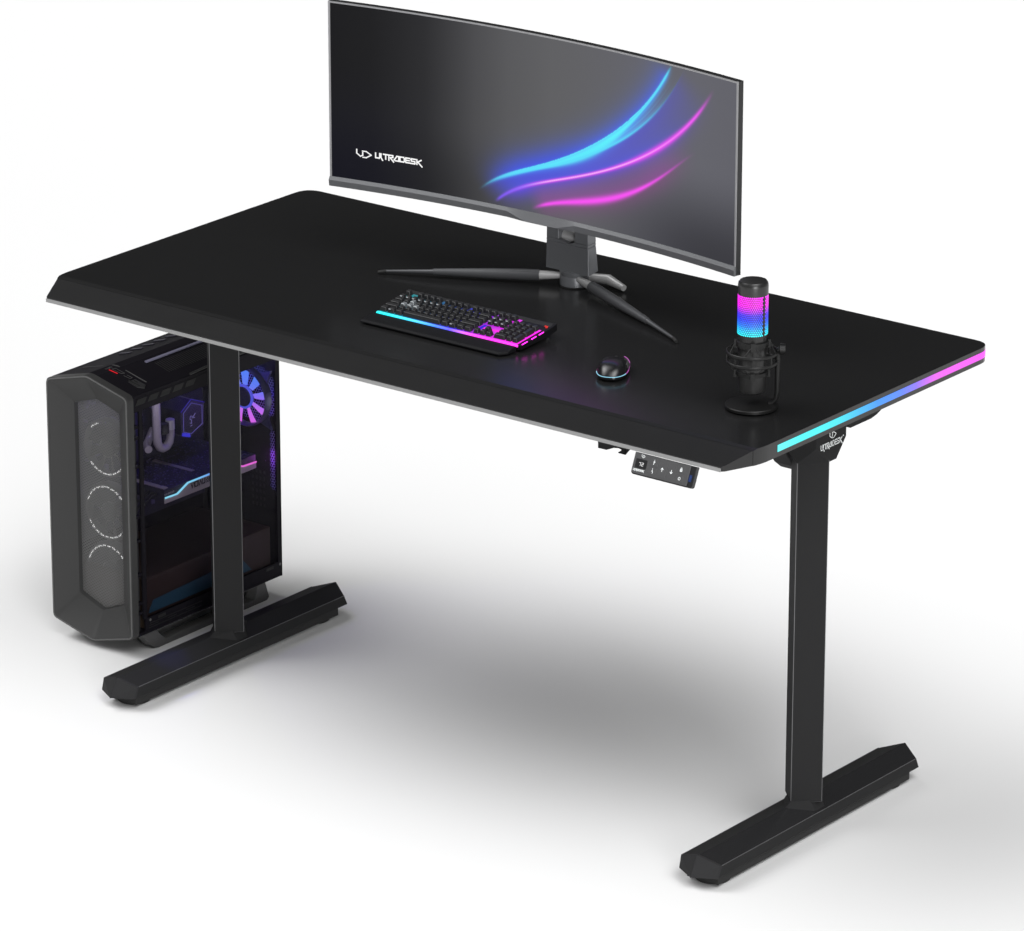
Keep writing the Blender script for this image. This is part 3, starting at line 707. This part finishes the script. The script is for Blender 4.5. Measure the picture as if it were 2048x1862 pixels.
for z0, z1 in ((.1125, .1235), (.0600, .0690)):
    mb = MB(); mb.lathe([(.0253, z0), (.0285, z0+.001), (.0285, z1-.001), (.0253, z1)], (mcx, mcy, H), 40)
    for k in range(4):
        a = R(-52+90*k)
        mb.box((.0265, -.004, z0-.003), (.0315, .004, z1+.001), Matrix.Translation((mcx, mcy, H)) @ Matrix.Rotation(a, 4, 'Z'))
        mb.lathe([(.0017, 0), (.0017, .0012)], (0, 0, 0), 12, Matrix.Translation((mcx, mcy, H)) @ Matrix.Rotation(a-R(32), 4, 'Z') @ Matrix.Translation((.0280, 0, (z0+z1)/2)) @ Matrix.Rotation(R(90), 4, 'Y'))
    mb.build("clamp_ring", M_mic_d, mic, smooth=True)
for z0 in (.1015, .0845):
    mb = MB(); mb.ring((mcx, mcy, H+z0), .0440, .0018, 64, 8, tz=.0032); mb.build("shock_ring", M_mic_d, mic, smooth=True)
for k in range(8):
    a = R(-52+45*k)
    mb = MB(); mb.box((.0428, -.0016, .0845), (.0448, .0016, .1015), Matrix.Translation((mcx, mcy, H)) @ Matrix.Rotation(a, 4, 'Z')); mb.build("ring_post", M_mic_d, mic)
for k in range(4):
    a = R(-52+90*k)
    for sg in (-1, 1):
        b = a+sg*R(24)
        for (za_, zb2) in ((.1190, .1025), (.0640, .0830)):
            mb = MB(); mb.tube([(mcx+.0300*math.cos(a+sg*.07), mcy+.0300*math.sin(a+sg*.07), H+za_), (mcx+.0440*math.cos(b), mcy+.0440*math.sin(b), H+zb2)], .00075, 6); mb.build("elastic_cord", M_rub, mic)
mb = MB(); aa = R(34)
cx_, sy_ = math.cos(aa), math.sin(aa)
pp = lambda rr_, z: (mcx+rr_*cx_, mcy+rr_*sy_, H+z)
mb.tube([pp(.0440, .1060), pp(.0440, .0300), pp(.0425, .0170), pp(.0360, .0090), pp(.030, .0072)], [.0042, .0042, .0042, .0042, .0042], 12, flat=1.0)
mb.build("arm", M_mic_d, mic, smooth=True)
mb = MB(); mb.tube([pp(.0440, .1060), pp(.0470, .1070), pp(.0475, .1070), pp(.0570, .1070)], [.004, .004, .0100, .0095], 20); mb.build("tilt_knob", M_mic_d, mic, smooth=True)

# ------------------------------------------------------------------ computer case
PX0, PX1, PY0, PY1 = -.2280, -.0200, .2693, .7215
pc = thing("desktop_computer", "black tower computer with mesh front and glass side, lit violet inside, beside the desk", "computer", (-.124, .5, 0))
PM = (PX0+PX1)/2
def hexo(y, x0, x1, zb0, zb1, zt0, zt1):      # six-sided outline with gabled top and keeled bottom
    return [(x0, y, zb1), (PM, y, zb0), (x1, y, zb1), (x1, y, zt0), (PM, y, zt1), (x0, y, zt0)]
def hexr(y, x0, x1, zb0, zb1, zt0, zt1, rr):
    q = rnd([(x0, zb1), (PM, zb0), (x1, zb1), (x1, zt0), (PM, zt1), (x0, zt0)], [rr]*6, 5)
    return [(a, y, b) for a, b in q]
OUT = (PX0-.0015, PX1+.0015, .0143, .0415, .5385, .5650)
mb = MB()
mb.loft([hexr(PY0+.018, *OUT, .010), hexr(PY0+.0010, *OUT, .010), hexr(PY0, PX0, PX1, .0158, .0428, .5370, .5635, .010),
         hexr(PY0, PX0+.0045, PX1-.0045, .0200, .0460, .5330, .5590, .008), hexr(PY0+.0015, PX0+.0060, PX1-.0060, .0215, .0475, .5315, .5575, .008),
         hexr(PY0+.0300, PM-.0605, PM+.0580, .0700, .0940, .4900, .5080, .004), hexr(PY0+.0400, PM-.0595, PM+.0570, .0720, .0950, .4880, .5060, .004)], caps=False)
ff = mb.build("front_frame", M_case_f, pc, smooth=True)
rim = hexr(PY0-.0002, PX0+.0010, PX1-.0010, .0168, .0438, .5360, .5625, .009)
mb = MB(); mb.tube(rim+rim[:2], .0016, 8); mb.build("rim_highlight", mat("rim_highlight_grey", (.10, .10, .10), .45, spec=.3), ff, smooth=True)  # lighter tube added to draw the highlight round the front outline
# perforated front grille: hexagonal holes through a thin sheet
gy = PY0+.0395; pitch = .00385; hole = .00162; mb = MB()
def ztg(x): return .4875+(.5055-.4875)*(1-abs(x-PM)/.060)
def zbg(x): return .0955-(.0955-.0725)*(1-abs(x-PM)/.060)
row = 0; z = .070
while z < .512:
    x = PM-.060+(pitch/2 if row % 2 else 0)
    while x < PM+.0585:
        if zbg(x)-.001 < z < ztg(x)+.001:
            o_ = [(x+pitch*.5774*math.sin(math.pi/3*k), gy, z+pitch*.5774*math.cos(math.pi/3*k)) for k in range(6)]
            i_ = [(x+hole*math.sin(math.pi/3*k), gy, z+hole*math.cos(math.pi/3*k)) for k in range(6)]
            i2 = [(a, gy+.0010, c) for a, b, c in i_]
            mb.add(o_+i_+i2, [(k, (k+1) % 6, 6+(k+1) % 6, 6+k) for k in range(6)]+[(6+k, 6+(k+1) % 6, 12+(k+1) % 6, 12+k) for k in range(6)])
        x += pitch
    z += pitch*.866; row += 1
mb.build("front_grille", M_mesh, ff, fix=False)
# three intake fans behind the grille
M_fanring = emit("fan_ring_light", (1, 1, 1), 1.2)
M_fanfr = mat("fan_frame_grey", (.10, .10, .10), .5)
M_fanblade = mat("smoke_fan_blade", (.035, .035, .037), .3)
for k, zc in enumerate((.3985, .2669, .1445)):
    xc_, yc_ = PM-.004, PY0+.066
    FT = Matrix.Translation((xc_, yc_, zc)) @ Matrix.Rotation(R(90), 4, 'X')
    mb = MB(); mb.ring((0, 0, 0), .0565, .0035, 40, 8, FT, tz=.011); fan = mb.build("intake_fan", M_fanfr, pc, smooth=True)
    mb = MB(); mb.lathe([(.018, -.008), (.020, .006), (.017, .009), (0, .009)], (0, 0, 0), 24, FT); mb.build("fan_hub", M_fanblade, fan, smooth=True)
    mb = MB()
    for b in range(9):
        A = FT @ Matrix.Rotation(2*math.pi*b/9, 4, 'Z')
        mb.loft([[(.019, -.004, -.004), (.019, .006, .004), (.019, .007, .003), (.019, -.003, -.005)], [(.0515, -.010, -.006), (.0515, .010, .006), (.0515, .011, .005), (.0515, -.009, -.007)]], T=A)
    mb.build("fan_blades", M_fanblade, fan)
    mb = MB()
    for b in range(26):
        if (k == 0 and b in (3, 4, 5, 6, 7, 10, 11, 12, 13, 14, 15)) or (k > 0 and b in (0, 1, 12, 13, 14)): continue
        a0 = 2*math.pi*b/26
        arcp = [(.0520*math.cos(a0+t_*.15), .0520*math.sin(a0+t_*.15), .0115) for t_ in (0, .5, 1)]
        mb.tube(arcp, .0016, 6, FT)
    mb.build("fan_ring_light", M_fanring, fan)
# shell: left side, rear, floor, gabled top, right frame
mb = MB(); mb.box((PX0, PY0+.018, .0415), (PX0+.003, PY1, .538)); mb.build("left_panel", M_case, pc, bevel=.001)
# honeycomb area of rear panel
mb = MB(); mb.box((PX0+.003, PY1-.004, .0415), (PX1, PY1, .538)); rear = mb.build("rear_panel", M_case, pc)
mb = MB(); mb.box((PX0+.0005, PY0+.018, .0415), (PX1-.0003, PY1-.004, .047)); mb.build("floor_panel", M_case, pc, bevel=.001)
mb = MB(); mb.loft([hexo(PY0+.018, PX0, PX1, .0150, .0418, .0417, .0416), hexo(PY0+.09, PX0, PX1, .0405, .0418, .0417, .0416)]); mb.build("front_keel", M_case, pc)
# top cover
mb = MB()
mb.loft([[(PX0, y, .530), (PX1, y, .530), (PX1-.0002, y, .5372), (PM+.012, y, zr), (PM-.012, y, zr), (PX0+.0002, y, .5372)] for y, zr in ((PY0+.018, .5610), (PY1-.03, .5600), (PY1, .548))])
tc_ = mb.build("top_cover", M_case, pc, bevel=.0016)
def topz(x): 
    k = min(1, max(0, (abs(x-PM)-.012)/(.104-.012))); return .5607-(.5607-.5372)*k
def top_fn(o=.0006): return lambda a, b, h: (a, b, topz(a)+o+h)
mb = MB(); strokes(mb, [[(PX0+.028, .345), (PM-.006, .356)], [(PM-.006, .356), (PM+.006, .356)], [(PM+.006, .356), (PX1-.026, .355)]], top_fn(.0002), .0022, .0012)
mb.build("panel_ridge", M_skid, tc_)
mb = MB(); q4 = [(PM-.004, .327), (PX1-.020, .3225), (PX1-.010, .333), (PX1-.018, .345), (PM-.004, .347)]
mb.loft([[(x, y, topz(x)+.0002) for x, y in q4], [(x, y, topz(x)+.0012) for x, y in q4]]); cs = mb.build("control_strip", mat("control_strip_plastic", (.03, .03, .032), .35), tc_)
mb = MB(); strokes(mb, [[(-.1145, .3272), (-.0970, .3290)]], top_fn(.0014), .0026, .0003); mb.build("power_light", emit("red_power_light", hexc('E01020'), 1.0), cs)
mb = MB(); strokes(mb, [[(-.115, .334), (-.092, .336), (-.090, .343), (-.112, .342), (-.115, .334)], [(-.120, .333), (-.128, .341)], [(-.084, .334), (-.070, .336), (-.070, .343), (-.082, .342)]], top_fn(.0012), .0009, .0003); mb.build("button_outline", M_skid, cs)
mb = MB(); strokes(mb, [[(-.066, .329), (-.042, .331)], [(-.060, .338), (-.054, .338)]], top_fn(.0012), .0030, .0003); mb.build("usb_port", M_groove, cs)
mb = MB(); strokes(mb, [[(-.0985, .416), (-.0985, .66)]], top_fn(.0006), .0052, .0022); mb.build("top_trim", mat("lilac_grey_trim", (.17, .165, .24), .4), tc_)
mb = MB()
for k in range(30): 
    y = .43+k*.0065; strokes(mb, [[(-.088, y), (-.050, y-.002)]], top_fn(.0004), .0018, .0004)
mb.build("top_vent", M_groove, tc_)
mb = MB()
for k in range(7):
    y = .455+k*.034; strokes(mb, [[(-.198, y), (-.182, y+.002)]], top_fn(.0004), .010, .0012)
mb.build("top_slot", mat("slot_plastic", (.03, .028, .045), .4), tc_)
mb = MB(); mb.tube([(PX1-.002, .456, .5385), (PX1-.003, .505, .5405), (PX1-.003, PY1-.02, .5405)], .0024, 8); mb.build("edge_trim", M_case_f, tc_, smooth=True)
# right side: frame round the window
WY0, WY1, WZ0, WZ1 = .314, .709, .0735, .5035
mb = MB()
mb.box((PX1-.004, PY0+.040, .0475), (PX1, WY1+.0125, WZ0)); mb.box((PX1-.004, PY0+.018, WZ1), (PX1, WY1+.0125, .530))
mb.box((PX1-.004, WY1, WZ0), (PX1, WY1+.0125, WZ1)); mb.box((PX1-.004, WY0-.010, WZ0), (PX1, WY0, WZ1))
sf = mb.build("side_frame", M_case, pc)
# ladder of recesses between front frame and window
mb = MB(); mb.box((PX1-.014, PY0+.018, .0475), (PX1-.010, WY0-.010, WZ1)); mb.build("recess", M_case_in, sf)
for z in (.085, .105, .235, .285, .388, .446, .468, .165):
    mb = MB(); mb.box((PX1-.010, PY0+.020, z), (PX1-.001, WY0-.010, z+.006)); mb.build("rib", M_case, sf, bevel=.0015)
for k in range(5):
    y = PY0+.024+k*.036
    mb = MB(); q = [(y, .516), (y+.026, .516), (y+.034, .5275), (y+.008, .5275)]
    mb.prism(q, 0, PX1+.0001, PX1+.0006); ve = mb.build("side_vent", M_groove, sf)
    mb = MB()
    for a in range(8):
        for b in range(4):
            cy_, cz_ = y+.004+a*.0033+b*.0020, .5178+b*.0026
            mb.box((PX1+.0006, cy_-.0006, cz_-.0007), (PX1+.0009, cy_+.0006, cz_+.0007))
    mb.build("vent_mesh", M_steel_d, ve)
mb = MB()
for a in range(46):
    for b in range(3):
        if (a//8) % 2 == 0 or b != 1: mb.box((PX1+.0001, .318+a*.0034+.0015*b, .051+b*.0045), (PX1+.0005, .3197+a*.0034+.0015*b, .0530+b*.0045))
mb.build("lower_vent", M_groove, sf)
for y in (.345, .672):
    mb = MB(); mb.box((PX1+.0001, y, .064), (PX1+.0008, y+.022, .070)); mb.build("slot", M_groove, sf)
for y in (.322, .7145):
    mb = MB(); mb.lathe([(.0028, 0), (.0028, .0008), (.0016, .0010)], (0, 0, 0), 16, Matrix.Translation((PX1, y, .068)) @ Matrix.Rotation(R(90), 4, 'Y')); mb.build("screw", M_skid, sf)
mb = MB(); mb.box((PX1-.0030, WY0-.001, WZ0-.001), (PX1-.0010, WY1+.001, WZ1+.001)); mb.build("glass_window", M_glass, sf)
# skids
for xs0, xs1 in ((PX1-.030, PX1-.004), (PX0+.004, PX0+.030)):
    mb = MB()
    mb.prism([(.300, .0415), (.334, .0060), (.350, .0), (.372, .0), (.372, .0125), (.3585, .0242), (.344, .0380), (.344, .0415)], 0, xs0, xs1)
    mb.prism([(.372, .0), (.640, .0), (.640, .0125), (.372, .0125)], 0, xs0, xs1)
    mb.prism([(.640, .0), (.678, .0), (.6850, .0060), (.673, .0415), (.648, .0415), (.648, .0290), (.640, .0125)], 0, xs0, xs1)
    mb.prism([(.344, .0380), (.648, .0370), (.648, .0415), (.344, .0415)], 0, xs0+.001, xs1-.001)
    mb.build("skid", M_skid, pc, bevel=.0015)
# inside: board, power cover, coolant loop, pump, graphics card, exhaust fan
mb = MB(); mb.box((PX0+.020, .330, .185), (PX0+.023, .700, .520)); bd = mb.build("motherboard", M_board, pc)
mb = MB(); rnd_ = random.Random(3)
for k in range(90):
    y = rnd_.uniform(.34, .68); z = rnd_.uniform(.20, .51); a = rnd_.uniform(.003, .012); b = rnd_.uniform(.003, .014)
    mb.box((PX0+.023, y, z), (PX0+.023+rnd_.uniform(.003, .012), y+a, z+b))
mb.build("board_components", M_chip, bd)
for k in range(4):
    mb = MB(); mb.box((PX0+.023, .535+k*.011, .425), (PX0+.060, .539+k*.011, .515)); mb.build("memory_stick", M_board, bd)
mb = MB(); mb.box((PX0+.0595, .548, .470), (PX0+.0605, .569, .474)); mb.box((PX0+.0595, .548, .455), (PX0+.0605, .569, .458)); mb.build("memory_light", emit("memory_magenta", hexc('A018C8'), .9), bd)
mb = MB(); mb.box((PX0+.006, .318, .047), (PX1-.012, .700, .150)); mb.build("power_cover", M_brown, pc, bevel=.002)
mb = MB(); q = [(.330, .0760), (.520, .0760), (.640, .0760), (.605, .112), (.50, .106), (.345, .100)]
mb.prism(q, 0, PX1-.012, PX1-.0108); mb.build("teal_reflection", M_teal, pc)  # teal shape painted for the reflection seen in the lower glass
tube_pts = [(-.120, .465, .503), (-.120, .465, .390), (-.120, .467, .372), (-.120, .473, .362), (-.120, .483, .357), (-.120, .493, .358), (-.120, .502, .366), (-.120, .505, .378), (-.120, .505, .392)]
mb = MB(); mb.tube(tube_pts, .0085, 18); mb.build("coolant_tube", M_pink, pc, smooth=True)
mb = MB(); mb.tube([(-.120, .440, .366), (-.135, .450, .368), (-.150, .475, .372), (-.150, .490, .390)], .0078, 16); mb.build("coolant_tube", M_pink, pc, smooth=True)
for y, z in ((.505, .400), (.488, .396)):
    mb = MB(); mb.tube([(-.120, y, z-.008), (-.120, y, z+.012)], [.0095, .0090], 16); mb.build("tube_fitting", M_silver if y > .5 else M_case_in, pc, smooth=True)
pump_o = [(.5718, .4345), (.6185, .4090), (.6150, .3720), (.5700, .3560), (.5425, .3830), (.5420, .4010)]
pump_o = [(.5725, .4345), (.6120, .4180), (.6120, .3700), (.5700, .3545), (.5420, .3660), (.5420, .4150)]
mb = MB(); mb.prism(pump_o, 0, PX0+.024, -.124); pump = mb.build("pump_block", M_board, pc, bevel=.002)
def shrink(q, k, c): return [(c[0]+(a-c[0])*k, c[1]+(b-c[1])*k) for a, b in q]
pc_c = (.577, .395); pin = shrink(pump_o, .80, pc_c)
mb = MB(); strokes(mb, [pin+[pin[0]]], lambda a, b, h: (-.1238+h, a, b), .0010, .0006); mb.build("pump_outline", emit("pump_lilac_light", hexc('6A62B8'), 1.0), pump)
mb = MB(); strokes(mb, [[(.5420, .4150), (.5725, .4345), (.6120, .4180)]], lambda a, b, h: (-.1238+h, a, b), .0009, .0006); mb.build("pump_edge_light", emit("pump_blue_light", hexc('3428D0'), 1.0), pump)
mb = MB(); mb.prism([(.5430, .3650), (.5690, .3555), (.5670, .3640), (.5450, .3715)], 0, -.1238, -.1232); mb.build("pump_glow", emit("pump_glow_blue", hexc('3A3AE0'), 1.0), pump)
mb = MB(); strokes(mb, [[(.568, .386), (.573, .384), (.573, .391), (.568, .394), (.570, .400), (.578, .397), (.584, .402)], [(.574, .395), (.582, .394)], [(.570, .379), (.574, .380)]], lambda a, b, h: (-.1236+h, a, b), .0014, .0006); mb.build("pump_emblem", emit("emblem_lilac", hexc('8078B8'), .9), pump)
# graphics card
GX0, GX1, GY0, GY1, GZ0, GZ1 = PX0+.024, -.050, .405, .680, .2780, .3060
gc = MB().box((GX0, GY0, GZ0+.003), (GX1, GY1, GZ1)).build("graphics_card", M_board, pc, bevel=.001)
mb = MB(); rnd_ = random.Random(9)
for k in range(420):
    x = rnd_.uniform(GX0+.006, GX1-.006); y = rnd_.uniform(GY0+.01, GY1-.01); a = rnd_.uniform(.0008, .0030); b = rnd_.uniform(.0008, .0036)
    mb.box((x, y, GZ1), (x+a, y+b, GZ1+rnd_.uniform(.0005, .002)))
mb.build("card_components", M_chip, gc)
mb = MB(); mb.box((GX0+.03, GY0+.004, GZ1+.0002), (GX1-.004, GY0+.016, GZ1+.0016)); mb.box((GX0+.02, .52, GZ1+.0002), (GX1-.03, .530, GZ1+.0016)); mb.build("card_bracket", M_gpu, gc)
fx = GX1+.0004
mb = MB(); mb.prism([(GY0, GZ0+.0005), (GY1, GZ0-.0015), (GY1, .2890), (.640, .2905), (.600, .3022), (.4717, .3022), (.4394, .2885), (GY0, .2895)], 0, GX1-.001, fx+.0006); shf = mb.build("card_shroud", M_gpu, gc)
line = [(GY0, .2905), (.4394, .2893), (.4717, .3036), (.600, .3034), (.640, .2912), (GY1, .2896)]
q = [(a, b-.0016) for a, b in line]+[(a, b+.0016) for a, b in reversed(line)]
q[1] = (q[1][0]+.003, q[1][1]); q[2] = (q[2][0]+.003, q[2][1])
mb = MB(); mb.prism(q, 0, fx+.0006, fx+.0022); mb.build("card_light_bar", emit_ramp("card_light", 1, GY0, GY1, [(0, '9CF4FF'), (.3, '8CE8FF'), (.5, '70B0FF'), (.65, 'B080FF'), (.8, 'FF78E8'), (1, 'FF70E0')], 1.3), gc)
ls = .0098
mb = MB(); text(mb, "NVIDIa", lambda a, b, h: (fx+.0008+h, .5235-a*ls*.75, .2990-b*ls), .24, .0003, .1)
strokes(mb, [[(.527, .2985), (.527, .2895), (.5375, .2890), (.5375, .2980), (.531, .2982)], [(.529, .2940), (.532, .2965), (.536, .2935), (.533, .2912), (.530, .2925)]], lambda a, b, h: (fx+.0008+h, a, b), .0011, .0003)
mb.build("card_lettering", M_groove, shf)
mb = MB(); text(mb, "GEFOrCE rtX", lambda a, b, h: (fx+.0001+h, .4330-a*.00215, .2985-b*.0028), .26, .0003, .2); mb.build("card_small_lettering", mat("grey_print", (.35, .34, .36), .5), gc)
for k in range(3):
    mb = MB(); mb.tube([(GX1-.02-k*.01, GY0, .296), (GX1-.02-k*.01, GY0-.03, .286), (GX1-.03-k*.01, GY0-.055, .250)], .0022, 8); mb.build("power_cable", M_case_in, gc, smooth=True)
# exhaust fan on the rear panel
fcx, fcz, fy = -.0825, .4195, .690
FT = Matrix.Translation((fcx, fy, fcz)) @ Matrix.Rotation(R(90), 4, 'X')
mb = MB(); mb.ring((0, 0, 0), .0595, .0030, 48, 8, FT, tz=.011); fan = mb.build("exhaust_fan", M_honey, pc, smooth=True)
mb = MB()
for sx_, sz_ in ((1, 1), (1, -1), (-1, 1), (-1, -1)):
    mb.loft([[(sx_*.034, sz_*.052, -.010), (sx_*.062, sz_*.062, -.010), (sx_*.052, sz_*.034, -.010)], [(sx_*.034, sz_*.052, -.005), (sx_*.062, sz_*.062, -.005), (sx_*.052, sz_*.034, -.005)]], T=FT)
mb.build("fan_ear", M_honey, fan)
mb = MB(); mb.lathe([(.020, -.006), (.0205, .009), (.019, .0105), (0, .0105)], (0, 0, 0), 32, FT); mb.build("fan_hub", M_case_in, fan, smooth=True)
mb = MB(); mb.ring((0, 0, .006), .0225, .0030, 40, 8, FT); mb.build("hub_light", emit("hub_violet", hexc('6068F8'), 1.0), fan)
M_blade = emit_ramp("lit_blade", 2, fcz-.055, fcz+.055, [(0, 'F070F4'), (.3, 'D07CFC'), (.5, '9C78FF'), (.7, '6A88FF'), (1, '5090FF')], 1.35)
for b in range(9):
    A = FT @ Matrix.Rotation(2*math.pi*b/9+.15, 4, 'Z')
    mb = MB(); mb.loft([[(.023, -.0050, 0), (.023, .0045, .003), (.023, .0050, .0022), (.023, -.0045, -.0008)], [(.040, -.0070, -.001), (.040, .0075, .003), (.040, .0080, .0022), (.040, -.0065, -.0018)], [(.0560, -.0070, -.002), (.0560, .0120, .003), (.0560, .0125, .0022), (.0560, -.0065, -.0028)]], T=A)
    mb.build("fan_blade", M_blade, fan)
# honeycomb vents on the rear wall
def honey(mb, cx, cz, ok, y, p_=.0062, w_=.0009, rng=12):
    for i in range(-rng, rng+1):
        for j in range(-rng, rng+1):
            x = cx+(i+.5*(j % 2))*p_; z = cz+j*p_*.866
            if not ok(x, z): continue
            for k in range(6):
                a, b = math.pi/3*k, math.pi/3*(k+1); ro, ri_ = p_*.5774, p_*.5774-w_
                mb.add([(x+ro*math.sin(a), y, z+ro*math.cos(a)), (x+ro*math.sin(b), y, z+ro*math.cos(b)), (x+ri_*math.sin(b), y, z+ri_*math.cos(b)), (x+ri_*math.sin(a), y, z+ri_*math.cos(a))], [(0, 1, 2, 3)])
M_hlit = mat("honeycomb_grid", (.25, .25, .6), .4)
mb = MB(); honey(mb, fcx, fcz, lambda x, z: math.hypot(x-fcx, z-fcz) < .060, PY1-.0045, rng=11); mb.build("exhaust_grid", M_hlit, rear, fix=False)
mb = MB(); honey(mb, -.034, .285, lambda x, z: abs(x+.034) < .0085 and abs(z-.285) < .062, PY1-.0045, rng=12); mb.build("expansion_vent", M_hlit, rear, fix=False)
mb = MB()
for a in range(4):
    for b in range(6): mb.box((-.092+a*.010, PY1-.0050, .180+b*.014), (-.0875+a*.010, PY1-.0045, .187+b*.014))
mb.build("card_slot_vent", M_groove, rear)

# lamps inside the case, and an added spot for the foot
def point(name, loc, power, color, rad=.01):
    d = bpy.data.lights.new(name, 'POINT'); d.energy = power; d.color = color; d.shadow_soft_size = rad
    o = bpy.data.objects.new(name, d); COL.objects.link(o); o.location = loc; return o
point("case_lamp_blue", (-.085, .60, .50), .65, (.16, .10, 1.0), .012)
point("case_lamp_pale", (-.075, .40, .485), .20, (.80, .78, 1.0), .012)
sd = bpy.data.lights.new("added_foot_spot", 'SPOT'); sd.energy = 9.0; sd.color = (.10, .12, 1.0); sd.spot_size = R(14); sd.spot_blend = 1; sd.shadow_soft_size = .008  # added blue spot in place of the fan's reflection on the foot
so2 = bpy.data.objects.new("added_foot_spot", sd); COL.objects.link(so2); so2.location = (-.045, .345, .45)
so2.rotation_euler = (Vector((.112, .220, .055))-so2.location).to_track_quat('-Z', 'Y').to_euler()
point("case_lamp_magenta", (-.040, .70, .290), .035, (.8, .15, 1.0), .004)
